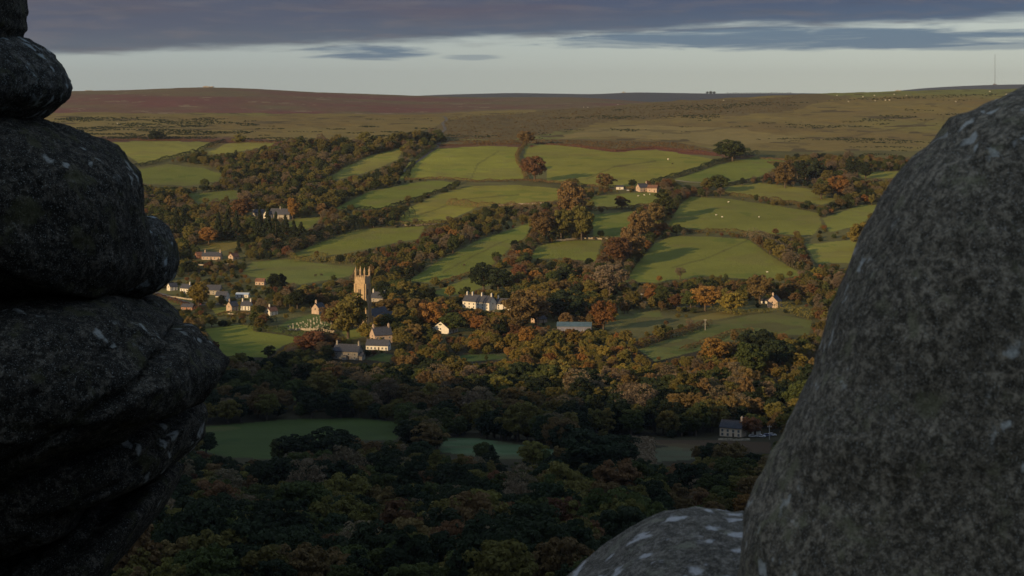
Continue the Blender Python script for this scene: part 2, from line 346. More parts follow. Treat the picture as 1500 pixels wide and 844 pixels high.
# lanes draped on the ground
asph = flat('lane_surface', (.15, .14, .125), .9, .2, .3)
def drape(name, pts, wid, mat, lift=.25):
    P = [gp(*p) for p in pts]; q = []
    for a, b_ in zip(P, P[1:]):
        k = max(2, int((b_-a).length/6)); q += [a.lerp(b_, i/k) for i in range(k)]
    q.append(P[-1]); V = []; 
    for i, p in enumerate(q):
        d = (q[min(i+1, len(q)-1)]-q[max(i-1, 0)]).xy.normalized()
        for s in (-1, 1):
            x, y = p.x-d.y*s*wid/2, p.y+d.x*s*wid/2; V.append((x, y, float(height(x, y))+lift))
    Q = [(2*i, 2*i+2, 2*i+3, 2*i+1) for i in range(len(q)-1)]
    o = link(name, mesh_np(name, V, Q, mat)); tag(o, kind='structure'); return o
drape('lane', [(592,252),(606,240),(622,229),(640,216),(646,206)], 4.5, asph)
drape('lane', [(985,264),(1010,267),(1040,268),(1062,271)], 5, flat('pale_track', (.34,.30,.2), .9, .2, .3))
drape('lane', [(640,200),(652,190),(648,181),(655,176),(650,171)], 4, asph)
drape('lane', [(930,440),(965,447),(1000,450),(1040,449)], 5, asph)
drape('lane', [(213,425),(240,432),(262,440),(285,448),(320,446),(350,436)], 5, asph)
drape('lane', [(862,276),(905,277),(940,281)], 4, asph)

# ------------------------------------------------------------------ foliage
def leafmat(name, c, var=.3):
    m, n, b = principled(name, .75)
    oi = n.new('ShaderNodeObjectInfo').outputs['Random']; gi = n.new('ShaderNodeNewGeometry').outputs['Random Per Island']
    v = n.m('ADD', n.m('MULTIPLY', oi, .55), n.m('MULTIPLY', gi, .4))
    v = n.m('ADD', v, .50)
    hue = n.new('ShaderNodeHueSaturation'); n.put(hue.inputs['Color'], tuple(c))
    n.put(hue.inputs['Hue'], n.m('ADD', n.m('MULTIPLY', n.m('FRACT', n.m('MULTIPLY', oi, 7.3)), .026), .487)); n.put(hue.inputs['Value'], v)
    n.l.new(hue.outputs[0], b.inputs['Base Color'])
    tr = n.new('ShaderNodeBsdfTranslucent'); n.l.new(hue.outputs[0], tr.inputs[0])
    mx = n.new('ShaderNodeMixShader'); mx.inputs[0].default_value = .33
    n.l.new(b.outputs[0], mx.inputs[1]); n.l.new(tr.outputs[0], mx.inputs[2]); n.l.new(mx.outputs[0], n.n['Material Output'].inputs[0])
    return m
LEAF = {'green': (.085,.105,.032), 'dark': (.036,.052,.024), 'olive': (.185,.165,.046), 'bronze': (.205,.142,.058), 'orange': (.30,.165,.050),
        'yellow': (.27,.205,.050), 'russet': (.175,.095,.046), 'grey': (.215,.170,.105)}
WORD = {'green': 'green', 'dark': 'dark green', 'olive': 'olive green', 'bronze': 'bronze brown', 'orange': 'orange', 'yellow': 'yellowing', 'russet': 'russet red', 'grey': 'grey brown half-bare'}
LM = {k: leafmat('foliage_'+k, v) for k, v in LEAF.items()}
bark = flat('bark', (.12, .095, .07), .95, .4, 1.5)

def leaf_quads(P, N, size, r):
    k = len(P); N = N/np.linalg.norm(N, axis=1)[:, None]
    a = r.normal(size=(k, 3)); T1 = np.cross(N, a); T1 /= np.linalg.norm(T1, axis=1)[:, None]; T2 = np.cross(N, T1)
    s = (size*r.uniform(.6, 1.3, k))[:, None]; e = r.uniform(.55, 1.0, k)[:, None]
    V = np.stack([P-T1*s-T2*s*e*.5, P+T1*s*.3-T2*s*e, P+T1*s+T2*s*e*.4, P-T1*s*.4+T2*s*e], 1).reshape(-1, 3)
    return V, np.arange(4*k).reshape(-1, 4)
def crown_mesh(name, seed, kind):
    r = np.random.default_rng(seed); P = []; N = []
    H = 12.0
    if kind == 'round':   rx, rz, cz, ncl, nl, ls = 5.2, 5.1, 6.1, 66, 84, .245
    elif kind == 'tall':  rx, rz, cz, ncl, nl, ls = 3.7, 5.4, 6.2, 56, 56, .28
    elif kind == 'bush':  rx, rz, cz, ncl, nl, ls = 6.2, 5.6, 4.8, 54, 62, .35
    elif kind == 'bare':  rx, rz, cz, ncl, nl, ls = 5.0, 4.9, 6.8, 62, 34, .20
    elif kind == 'cone':  rx, rz, cz, ncl, nl, ls = 3.3, 5.6, 6.0, 60, 46, .27
    lob = r.normal(size=(7, 3)); lob /= np.linalg.norm(lob, axis=1)[:, None]; la = r.uniform(-.22, .24, 7)
    for i in range(ncl):
        d = r.normal(size=3); d[2] = d[2]*.9+.25; d /= np.linalg.norm(d)
        f = r.uniform(.62, .98)*(1+float((la*np.maximum(lob@d, 0)**3).sum()))
        if kind == 'cone':
            hh = r.uniform(0, 1)**1.3; an = r.uniform(0, 6.28); rr = rx*(1-hh)*r.uniform(.5, 1)
            c = np.array([math.cos(an)*rr, math.sin(an)*rr, 1.2+hh*10.4]); cr = .55+1.0*(1-hh)
        else:
            c = d*np.array([rx, rx, rz])*f; c[2] = c[2]*(1 if c[2] > 0 else .72)+cz; cr = r.uniform(.75, 1.45)*(rx/5.2)
        q = r.normal(size=(nl, 3)); q /= np.linalg.norm(q, axis=1)[:, None]; q[:, 2] = np.where(q[:, 2] < -.35, -q[:, 2], q[:, 2])
        rad = cr*r.uniform(.72, 1.08, nl)[:, None]
        P.append(c+q*rad*np.array([1.1, 1.1, .82])); N.append(q+r.normal(size=(nl, 3))*.45)
    # inner leaves that stop the sky showing through everywhere
    k = ncl*(10 if kind != 'bare' else 3); q = r.normal(size=(k, 3)); q /= np.linalg.norm(q, axis=1)[:, None]
    if kind != 'cone':
        P.append(q*np.array([rx, rx, rz])*(r.uniform(.1, .8, k)[:, None])+np.array([0, 0, cz])); N.append(r.normal(size=(k, 3)))
    V, Q = leaf_quads(np.concatenate(P), np.concatenate(N), ls*(1.25), r)
    V[:, 2] = np.maximum(V[:, 2], .3)
    return V, Q
def tube(pts, rad, seg=6):
    V = []; Q = []
    for i, (p, r_) in enumerate(zip(pts, rad)):
        p = Vector(p); d = (Vector(pts[min(i+1, len(pts)-1)])-Vector(pts[max(i-1, 0)])).normalized()
        a = d.orthogonal().normalized(); b_ = d.cross(a)
        for k in range(seg):
            t = k/seg*2*math.pi; V.append(tuple(p+(a*math.cos(t)+b_*math.sin(t))*r_))
    for i in range(len(pts)-1):
        for k in range(seg):
            Q.append((i*seg+k, i*seg+(k+1) % seg, (i+1)*seg+(k+1) % seg, (i+1)*seg+k))
    return V, Q
def join(parts):
    V = []; Q = []; o = 0
    for v, q in parts:
        V += [tuple(x) for x in v]; Q += [tuple(int(i)+o for i in f) for f in q]; o += len(v)
    return V, Q
def trunk_mesh(seed, kind):
    r = np.random.default_rng(seed); parts = []
    th = {'cone': 11.0, 'bush': 4.5}.get(kind, 7.5)
    sw = r.uniform(-.4, .4, 2); r0 = .38 if kind != 'cone' else .25
    parts.append(tube([(0, 0, -.8), (sw[0]*.2, sw[1]*.2, th*.3), (sw[0]*.6, sw[1]*.6, th*.65), (sw[0], sw[1], th)], [r0*1.3, r0, r0*.7, .08]))
    if kind != 'cone':
        for i in range(26 if kind == 'bare' else 9):
            a = i*2.4+r.uniform(-.4, .4); h = th*r.uniform(.28, .9); L = r.uniform(2.6, 4.8); up = r.uniform(.5, 1.3)
            p0 = Vector((sw[0]*h/th, sw[1]*h/th, h)); d = Vector((math.cos(a), math.sin(a), up)).normalized()
            parts.append(tube([p0, p0+d*L*.5, p0+(d+Vector((0, 0, .25)))*L], [r0*.42, r0*.25, .04], 4))
    return join(parts)
LIB = {}                                   # (shape, colour, variant) -> (trunk mesh, crown mesh)
SH = {}
for shp in ('round', 'tall', 'bush', 'bare', 'cone'):
    for k in range(4 if shp == 'round' else 2):
        SH[shp, k] = (crown_mesh('crown', hash((shp, k)) % 1 + 31*k+len(shp)*7+ord(shp[0]), shp), trunk_mesh(k+5, shp))
TRK = {}
def lib(shp, colr, k):
    k = k % (4 if shp == 'round' else 2)
    if (shp, colr, k) not in LIB:
        (cV, cQ), (tV, tQ) = SH[shp, k]
        if (shp, k) not in TRK: TRK[shp, k] = mesh_np('trunk_'+shp, tV, tQ, bark, True)
        LIB[shp, colr, k] = (TRK[shp, k], mesh_np('crown_'+shp+'_'+colr, cV, cQ, LM[colr]))
    return LIB[shp, colr, k]
TN = {'round': 'broadleaf_tree', 'tall': 'slender_tree', 'bush': 'hawthorn_bush', 'bare': 'bare_tree', 'cone': 'conifer_tree'}
TC = {'round': 'tree', 'tall': 'tree', 'bush': 'bush', 'bare': 'tree', 'cone': 'conifer'}
def plant(shp, colr, k, p, hgt, wid=None, rz=0.0, label=None, group=None):
    tm, cm = lib(shp, colr, k); w0 = {'round': 11.5, 'tall': 8.6, 'bush': 13.5, 'bare': 11.0, 'cone': 8.0}[shp]
    sz = hgt/12.0; sx = (wid/w0) if wid else sz
    o = empty(TN[shp], p, rz, (sx, sx, sz)); link('trunk', tm, o); link('crown', cm, o)
    tag(o, label, TC[shp], group); return o

# rectangles (photo px) in front of which nothing may stand, so that buildings show: (u0, v0, u1, v1, base row)
KEEP = [(519,390,542,474,478), (682,428,722,453,453), (724,434,748,453,453), (649,468,690,489,489), (532,482,577,514,514), (489,500,532,528,528), (816,467,866,481,489),
        (783,462,808,473,474), (1130,426,1153,451,452), (1055,612,1094,641,641), (1098,622,1140,641,642), (936,266,966,283,284), (388,303,427,322,323), (287,368,328,383,384),
        (338,369,355,381,382), (250,410,279,431,432), (262,444,286,455,456), (294,413,333,440,441), (342,424,372,438,440), (338,438,368,457,458), (391,444,412,463,464), (370,406,390,419,420),
        (464,437,480,461,462), (410,458,491,488,489), (366,303,388,318,319), (220,416,234,426,427), (542,434,562,440,447), (1114,436,1131,446,447), (900,268,915,279,280), (535,516,575,530,532), (1098,622,1142,645,642)]
# lone and noticeable trees: u, v(base), height px, width px, shape, colour, label
LONE = [
 (783,266,38,36,'round','russet','russet round tree at the field corner, its long shadow on the big green field'),
 (772,250,18,18,'round','bronze','small brown tree just behind the russet tree at the winding field edge'),
 (771,213,22,26,'round','bronze','dark brown round tree alone on the moor edge above the winding hedge'),
 (1073,236,32,42,'round','green','big dark green tree at the top of the dark hedge below the moor'),
 (1062,232,22,24,'round','dark','smaller tree on the left flank of the big dark green moor-edge tree'),
 (230,205,16,24,'bush','dark','lone dark green round bush on the moor edge behind the left boulders'),
 (350,209,13,20,'bush','olive','small olive bush on the moor edge above the upper left field'),
 (888,277,24,26,'round','bronze','brown tree on the lower edge of the big field beside its long shadow'),
 (839,275,14,18,'round','olive','small olive tree on the hedge left of the brown tree'),
 (911,306,19,22,'round','bronze','small brown tree between the two strip fields below the hill farm'),
 (972,322,42,30,'tall','green','tall dark tree right below the hill farm'),
 (962,330,34,28,'round','bronze','brown tree left of the tall dark tree below the hill farm'),
 (938,352,44,34,'round','bronze','brown tree at the left end of the hedge under the sheep field'),
 (925,384,50,40,'round','bronze','broad brown tree at the lower left corner of the stone-walled field'),
 (905,392,46,40,'round','russet','russet tree just left of the broad brown tree by the walled field'),
 (838,322,58,42,'round','bronze','tallest bronze tree of the clump in the middle of the hillside'),
 (822,352,46,36,'round','olive','olive tree at the lower middle of the hillside clump'),
 (852,352,50,34,'round','olive','olive green tree at the right end of the hillside clump'),
 (795,354,46,38,'round','bronze','bronze tree at the left end of the hillside clump'),
 (1053,281,26,30,'round','green','round green tree at the fork of hedges right of the hill farm'),
 (1036,280,20,22,'round','olive','smaller olive tree left of the round green tree at the fork of hedges'),
 (1087,272,12,10,'tall','dark','small narrow tree on the hedge right of the round green tree'),
 (1228,290,34,34,'round','orange','orange tree in front of the dark conifers near the right rock'),
 (1262,366,42,36,'round','yellow','yellow olive round tree beside the edge of the right rock'),
 (1203,292,24,28,'round','olive','olive tree left of the orange tree near the right rock'),
 (1150,275,38,30,'round','bronze','brown tree at the left end of the upper right wood'),
 (1033,456,38,44,'round','orange','bright orange round tree above the meadow left of the pink gabled cottage'),
 (1071,459,32,36,'round','yellow','golden tree just right of the bright orange tree'),
 (1113,446,44,38,'round','bronze','tall copper tree just left of the pink gabled cottage'),
 (990,452,22,22,'round','russet','small dark red tree left of the bright orange tree'),
 (1012,455,30,28,'round','green','green tree between the dark red and the bright orange trees'),
 (893,440,54,50,'bare','grey','pale half-bare tree standing in the middle of the valley above the long barn'),
 (884,486,46,36,'round','orange','orange brown tree at the right end of the long grey barn'),
 (510,496,66,56,'round','olive','great olive green tree standing directly in front of the church tower'),
 (487,484,40,34,'round','bronze','brown tree at the left side of the great green tree by the churchyard'),
 (561,462,24,30,'round','bronze','brown tree hiding the wall of the house right of the church tower'),
 (538,500,28,26,'round','yellow','low yellow green tree at the right foot of the great green tree'),
 (455,518,32,50,'round','russet','dark russet spreading tree below the churchyard hedge'),
 (484,516,28,32,'round','bronze','brown tree between the dark russet tree and the grey stone house'),
 (291,450,38,30,'round','yellow','yellow olive tree standing among the white village houses'),
 (406,428,28,28,'round','dark','dark round tree at the lower edge of the olive pasture'),
 (765,482,56,56,'round','bronze','large purple brown tree right of the white houses'),
 (785,478,44,44,'round','bronze','brown tree right behind the large purple brown tree'),
 (662,488,30,38,'round','green','dark green tree behind the white gabled bungalow'),
 (632,482,40,42,'round','orange','orange brown tree left of the long white house'),
 (832,470,44,60,'round','dark','very dark broad evergreen above the long grey barn'),
 (730,428,36,40,'round','dark','black green tree above the chimney of the small white house'),
 (708,428,44,36,'round','dark','dark brown green tall tree behind the long white house'),
 (1013,637,22,28,'round','green','pale green willow at the edge of the brown clearing'),
 (1043,633,46,50,'round','olive','large olive tree left of the shaded house'),
 (1100,640,30,34,'round','russet','dark red tree right behind the shaded house'),
 (488,684,58,70,'round','dark','dark oak at the left of the clump inside the lower green field'),
 (437,680,44,60,'round','dark','dark low tree left of the oak inside the lower green field'),
 (520,682,40,42,'round','bronze','brown topped tree at the right of the clump in the lower green field'),
 (605,660,46,50,'round','dark','dark tree between the lower green field and the frosty field'),
 (630,662,44,46,'round','bronze','dim brown tree left of the frosty field'),
 (720,685,32,30,'cone','dark','small dark pointed tree in front of the frosty field'),
 (868,700,70,90,'round','dark','large dark oak in the middle of the shaded valley right of the frosty field'),
 (905,690,56,60,'round','dark','dark tree at the right flank of the large dark oak'),
 (1050,530,36,44,'round','orange','orange tree in front of the lower meadow'),
 (1110,530,48,56,'round','dark','dark green tree right of the orange tree at the lower meadow'),
 (1100,552,50,50,'round','green','green tree below the dark tree at the lower meadow'),
 (1043,560,30,18,'tall','russet','narrow copper red tree at the lower edge of the sunlit wood'),
 (1142,540,44,50,'round','dark','black green tree near the right rock below the meadow'),
 (395,240,20,26,'round','bronze','brown tree at the left end of the upper left wood'),
 (429,322,32,18,'round','orange','small orange tree right of the slate roofed farmhouse'),
 (355,322,32,34,'round','russet','russet tree left of the slate roofed farmhouse'),
 (306,358,26,28,'round','orange','orange copper tree on the upper edge of the small dry field'),
 (349,371,20,10,'cone','dark','tiny dark cypress beside the small dry field'),
]
for (x0, hh) in ((258,40),(268,38),(320,40),(333,44),(346,42),(380,44),(392,46),(404,40),(418,36),(430,28),(441,26)):
    LONE.append((x0, 352 if x0 > 300 else 345, hh, 18, 'cone', 'dark', None))
for (x0, vv, hh) in ((1168,262,24),(1180,266,32),(1192,268,30),(1245,256,26),(1256,258,24),(1200,262,30),(1268,262,22)):
    LONE.append((x0, vv, hh, 20, 'cone' if x0 % 2 else 'tall', 'dark', None))
ORD = ['first', 'second', 'third', 'fourth', 'fifth', 'sixth', 'seventh', 'eighth', 'ninth', 'tenth', 'eleventh', 'twelfth', 'thirteenth', 'fourteenth', 'fifteenth', 'sixteenth']
def nth(i, n): return 'leftmost' if i == 0 else 'rightmost' if i == n-1 else ORD[i]+' from left' if i < len(ORD) else ORD[n-1-i]+' from right' if n-1-i < len(ORD) else 'middle one'
lone_boxes = []
for i, (u, v, hp, wp, shp, colr, lab) in enumerate(LONE):
    p = gp(u, v); mpp = p.y/F
    if lab is None:
        cr_ = sorted(q[0] for q in LONE if q[6] is None and (q[0] < 500) == (u < 500)); lab = nth(cr_.index(u), len(cr_))+(' dark conifer in the row left of the slate farmhouse' if u < 500 else ' dark evergreen in the wood below the moor by the right rock')
        grp = 'conifers in the row above the village' if u < 500 else 'evergreens of the upper right wood'
    else: grp = 'noticeable valley trees'
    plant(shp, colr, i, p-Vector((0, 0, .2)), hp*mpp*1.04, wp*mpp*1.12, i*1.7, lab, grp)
    lone_boxes.append((u-wp*.4, v-hp*.85, u+wp*.4, v-hp*.1, p.y, u, v))

# scattered woodland
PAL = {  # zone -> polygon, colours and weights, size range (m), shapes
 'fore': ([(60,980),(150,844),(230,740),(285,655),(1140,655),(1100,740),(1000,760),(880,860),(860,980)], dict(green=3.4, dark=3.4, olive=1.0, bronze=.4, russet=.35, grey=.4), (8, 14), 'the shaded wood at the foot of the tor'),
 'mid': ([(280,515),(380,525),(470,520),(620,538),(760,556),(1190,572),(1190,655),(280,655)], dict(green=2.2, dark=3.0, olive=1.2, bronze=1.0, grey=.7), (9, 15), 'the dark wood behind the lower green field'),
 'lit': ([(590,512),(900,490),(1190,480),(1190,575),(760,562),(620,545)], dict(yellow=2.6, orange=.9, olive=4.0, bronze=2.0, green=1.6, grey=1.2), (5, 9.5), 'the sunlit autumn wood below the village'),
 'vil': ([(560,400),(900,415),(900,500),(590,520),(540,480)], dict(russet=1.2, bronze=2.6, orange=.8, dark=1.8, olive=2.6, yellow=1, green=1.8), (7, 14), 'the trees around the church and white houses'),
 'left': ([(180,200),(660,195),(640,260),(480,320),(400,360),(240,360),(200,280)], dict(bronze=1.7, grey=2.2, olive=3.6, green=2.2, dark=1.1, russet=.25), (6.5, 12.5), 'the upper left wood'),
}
def palfor(u, v):
    for k in ('fore', 'lit', 'mid', 'vil', 'left'):
        if inpoly(u, v, PAL[k][0]): return k
    return None
DEF = (dict(bronze=2.4, olive=3.4, green=2.1, dark=1.1, grey=1.6, russet=.45, orange=.3), (5.5, 11.5), 'the hillside tree belts')
FARM = [(60,980),(150,844),(230,740),(285,655),(285,560),(250,470),(200,440),(200,275),(205,275),(270,280),(330,268),(322,252),(300,243),(250,238),(262,228),(300,224),(345,226),(420,216),(470,214),(560,211),(640,199),(652,206),(600,236),(590,262),(670,268),(700,300),
        (830,300),(835,280),(920,276),(975,268),(985,268),(1000,285),(1060,285),(1120,245),(1180,232),(1260,236),(1340,240),(1340,300),(1300,330),(1280,400),(1220,500),(1180,640),(1140,720),(1100,760),(980,780),(880,880),(870,980)]
OPEN = [  # rough ground with few trees
 [(1060,262),(1130,230),(1130,262),(1060,275)], [(850,640),(1140,640),(1140,668),(860,690)], [(240,440),(340,470),(400,462),(360,480),(260,475)], [(1180,345),(1270,340),(1240,400),(1180,392)],
 [(1120,440),(1200,450),(1190,475),(1000,480),(930,510),(920,460)], [(865,470),(960,470),(930,500),(870,495)], [(350,392),(420,384),(520,388),(520,412),(440,418),(370,410)], [(395,455),(490,450),(492,500),(380,492)], [(210,405),(390,400),(390,460),(220,440)], [(485,498),(580,490),(580,535),(485,532)]]
SUNNY = [(gp((q[0]+q[2])/2, q[4])) for q in KEEP if q[4] < 515]; SUNNY = [(p.x, p.y, max(5, (q[2]-q[0])*.5*p.y/F)) for p, q in zip(SUNNY, [q for q in KEEP if q[4] < 515])]
def scatter():
    cand = []; cell = 8.2
    y = 385.0
    while y < 2750:
        t0, t1 = (60-U0)/F, (1345-U0)/F; x = t0*y
        while x < t1*y:
            cand.append((x+rng.uniform(-3.6, 3.6), y+rng.uniform(-3.6, 3.6))); x += cell*(1.08 if y < 1150 else 1.04)
        y += cell*(1.05 if y < 1150 else 1)
    c = np.array(cand); z = height(c[:, 0], c[:, 1]); u = U0+F*c[:, 0]/c[:, 1]; v = V0-F*z/c[:, 1]
    k = inpoly(u, v, FARM) & ~field_hit(u, v)
    for o in OPEN: k &= ~(inpoly(u, v, o) & (rng.random(len(u)) < (.25 if o[0][0] in (210, 240, 485) else .85)))
    out = []
    for x, y, zz, uu, vv in zip(c[k, 0], c[k, 1], z[k], u[k], v[k]):
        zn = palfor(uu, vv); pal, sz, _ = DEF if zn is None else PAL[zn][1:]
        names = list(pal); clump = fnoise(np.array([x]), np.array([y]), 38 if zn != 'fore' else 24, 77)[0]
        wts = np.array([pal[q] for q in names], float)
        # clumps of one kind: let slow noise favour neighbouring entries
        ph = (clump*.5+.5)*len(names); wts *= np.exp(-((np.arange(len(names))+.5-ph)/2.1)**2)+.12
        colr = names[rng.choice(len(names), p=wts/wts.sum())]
        h = rng.uniform(*sz)*(1+.18*fnoise(np.array([x]), np.array([y]), 60, 78)[0])
        h *= rng.choice([.7, .85, 1.0, 1.0, 1.18, 1.38], p=[.16, .2, .24, .2, .14, .06])
        shp = 'round'
        r_ = rng.random()
        if colr == 'grey': shp = 'bare'
        elif r_ < .16: shp = 'tall'
        elif r_ < .30: shp = 'bush'; h *= .62
        if any(inpoly(uu, vv, o) for o in OPEN): h = min(h, 7)*.7; shp = 'bush'
        # nothing tall where it would stand between the low sun and a sunlit house
        for hx, hy, hw in SUNNY:
            dx, dy = hx-x, hy-y; al = dx*SD.x+dy*SD.y; la = abs(dx*SD.y-dy*SD.x)
            if 2 < al < 95 and la < hw+h*.4: h = min(h, max(2.2, al*math.tan(R(SUN_EL))+.5)); shp = 'bush' if h < 6 else shp
        hp = h*F/y; wp = h*.95*F/y
        fh = lambda q: sum(fm(uu+e*q, vv-g_*q) for g_ in (.3, .45, .6, .75, .9, 1.0) for e in (-.3, .3)) > 1
        if fh(hp) and rng.random() < .95:
            for _ in range(3):
                h *= .68; hp = h*F/y
                if not fh(hp): break
            shp = 'bush' if h < 7 else shp; wp = h*F/y
            if h < 2.4 or (fh(hp) and rng.random() < .93) or rng.random() < .35: continue
        bad = False
        for (a, b_, c_, d, base) in KEEP:
            if uu+wp*.5 > a and uu-wp*.5 < c_ and vv-hp < b_+(.62 if a < 480 else .88)*(d-b_) and vv > base-9:
                if vv < base+1:                       # would stand inside or against the building
                    bad = abs(vv-base) < 8 and a-3 < uu < c_+3
                else: bad = True
            if bad: break
        if bad:
            hp2 = max(0, vv-3-[q for q in KEEP if uu+wp*.5 > q[0] and uu-wp*.5 < q[2] and vv-hp < q[1]+(.62 if q[0] < 480 else .88)*(q[3]-q[1])][0][3]) if vv > 0 else 0
            h2 = hp2*y/F
            if h2 > 2.6: h = h2; shp = 'bush'; hp = hp2; wp = h*1.1*F/y
            else: continue
            if any(uu+wp*.5 > q[0] and uu-wp*.5 < q[2] and vv-hp < q[1]+(.62 if q[0] < 480 else .88)*(q[3]-q[1]) and vv > q[4]-9 for q in KEEP): continue
        if any(uu > a-2 and uu < c_+2 and vv-.6*hp > b_ and vv-.6*hp < d and y < yl for (a, b_, c_, d, yl, _, _) in lone_boxes) and rng.random() < .93: continue
        out.append((float(x), float(y), float(zz), uu, vv, float(h), shp, colr, int(rng.integers(4)), zn, float(rng.uniform(0, 6.28))))
    return out
TREES = scatter()
def shown(t):
    u, v, hp = t[3], t[4], t[5]*F/t[1]
    if not (0 < v-hp*.8 < 842): return False
    le = np.interp(v-hp*.6, [420, 480, 530, 590, 640, 700, 844], [200, 290, 328, 305, 288, 262, 150]); ri = np.interp(v-hp*.6, [280, 430, 560, 700, 760, 844], [1305, 1235, 1180, 1118, 980, 830])
    return le < u < ri
order = sorted([i for i, t in enumerate(TREES) if shown(t)], key=lambda i: -TREES[i][5]/TREES[i][1])
NEAR = set(order[:300])
cells = {}
for i in NEAR:
    x, y, z, u, v, h, shp, colr, k, zn, rz = TREES[i]
    place = 'by the left rocks' if u < 380 else 'left of centre' if u < 560 else 'near the middle' if u < 760 else 'above the pale boulder' if u < 960 else 'by the right rock'
    depth = 'at bottom of' if v > 800 else 'low in' if v > 750 else 'halfway up' if v > 705 else 'at far edge of'
    cells.setdefault((place, depth, colr, shp), []).append(i)
SW = {'round': 'round tree', 'tall': 'slim tree', 'bush': 'bushy tree', 'bare': 'thin tree', 'cone': 'conifer'}
WS = dict(WORD, grey='grey brown', olive='olive', russet='russet', bronze='brown')
for (place, depth, colr, shp), ids in cells.items():
    ids.sort(key=lambda i: TREES[i][3])
    for j, i in enumerate(ids):
        x, y, z, u, v, h, shp, colr, k, zn, rz = TREES[i]
        base = f"{WS[colr]} {SW[shp]} {depth} near wood {place}" if len(ids) == 1 else f"{nth(j, len(ids))} {WS[colr]} {SW[shp]} {depth} near wood {place}"
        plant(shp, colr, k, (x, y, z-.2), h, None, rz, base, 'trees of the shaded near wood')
rest = [t for i, t in enumerate(TREES) if i not in NEAR]
# far clump and row on the skyline ridge (12 km away)
for uu, hh in [(1036,26),(1041,32),(1046,28)]+[(q, rng.uniform(9, 15)) for q in range(1066, 1160, 4)]:
    y = 11950+rng.uniform(-60, 60); x = (uu-U0)/F*y; z = float(height(x, y)); rest.append((x, y, z-1, uu, 0, hh*.6, 'bush' if hh > 20 else 'round', 'dark', 0, None, 0.0))
def woodland(rest):
    keys = sorted({(t[6], t[7], t[8] % (4 if t[6] == 'round' else 2)) for t in rest})
    V = [(t[0], t[1], t[2]-.2) for t in rest]
    me = bpy.data.meshes.new('woodland'); me.from_pydata(V, [], [])
    ai = me.attributes.new('species', 'INT', 'POINT'); ai.data.foreach_set('value', [keys.index((t[6], t[7], t[8] % (4 if t[6] == 'round' else 2))) for t in rest])
    as_ = me.attributes.new('size', 'FLOAT', 'POINT'); as_.data.foreach_set('value', [t[5]/12 for t in rest])
    ar = me.attributes.new('turn', 'FLOAT', 'POINT'); ar.data.foreach_set('value', [t[10] for t in rest])
    o = link('woodland', me); tag(o, 'far woods and tree belts spread over the valley and hillside', 'woodland', kind='stuff')
    ng = bpy.data.node_groups.new('woodland_scatter', 'GeometryNodeTree')
    ng.interface.new_socket('Geometry', in_out='INPUT', socket_type='NodeSocketGeometry'); ng.interface.new_socket('Geometry', in_out='OUTPUT', socket_type='NodeSocketGeometry')
    n = NT(ng); gi = n.new('NodeGroupInput'); go = n.new('NodeGroupOutput'); jn = n.new('GeometryNodeJoinGeometry'); n.l.new(jn.outputs[0], go.inputs[0])
    def attr(name, typ):
        a = n.new('GeometryNodeInputNamedAttribute', data_type=typ); a.inputs[0].default_value = name; return a.outputs[0]
    sp, sz, tr = attr('species', 'INT'), attr('size', 'FLOAT'), attr('turn', 'FLOAT')
    cb = n.new('ShaderNodeCombineXYZ'); n.l.new(tr, cb.inputs[2]); sc = n.new('ShaderNodeCombineXYZ')
    for q in range(3): n.l.new(sz, sc.inputs[q])
    src = {}
    for ob in bpy.data.objects:
        if ob.type == 'MESH' and ob.name.split('.')[0] in ('crown', 'trunk'): src.setdefault(ob.data.name, ob)
    for i, (shp, colr, k) in enumerate(keys):
        tm, cm = lib(shp, colr, k)
        cmp_ = n.new('FunctionNodeCompare', data_type='INT', operation='EQUAL'); n.l.new(sp, cmp_.inputs[2]); cmp_.inputs[3].default_value = i
        for me_ in (tm, cm):
            if me_.name not in src: continue
            oi = n.new('GeometryNodeObjectInfo', transform_space='ORIGINAL'); oi.inputs[0].default_value = src[me_.name]; oi.inputs[1].default_value = True
            ip = n.new('GeometryNodeInstanceOnPoints'); n.l.new(gi.outputs[0], ip.inputs['Points']); n.l.new(cmp_.outputs[0], ip.inputs['Selection'])
            n.l.new(oi.outputs['Geometry'], ip.inputs['Instance']); n.l.new(cb.outputs[0], ip.inputs['Rotation']); n.l.new(sc.outputs[0], ip.inputs['Scale'])
            n.l.new(ip.outputs[0], jn.inputs[0])
    md = o.modifiers.new('scatter', 'NODES'); md.node_group = ng
    return o
# every species the woodland needs must exist as a tree of its own: re-key those that do not
have = {ob.data.name for ob in bpy.data.objects if ob.type == 'MESH' and ob.name.split('.')[0] == 'crown'}
for i, t in enumerate(rest):
    t = list(t)
    for kk in range(4):
        nm = lib(t[6], t[7], (t[8]+kk))[1].name
        if nm in have: t[8] = (t[8]+kk) % (4 if t[6] == 'round' else 2); break
    else:
        t[6] = 'round'
        for kk in range(4):
            if lib('round', t[7], kk)[1].name in have: t[8] = kk; break
        else: t[7] = 'olive'; t[8] = next(q for q in range(4) if lib('round', 'olive', q)[1].name in have)
    rest[i] = tuple(t)
woodland(rest)
print('TREES', len(TREES), 'near', len(NEAR), 'y of last', TREES[order[min(299, len(order)-1)]][1])

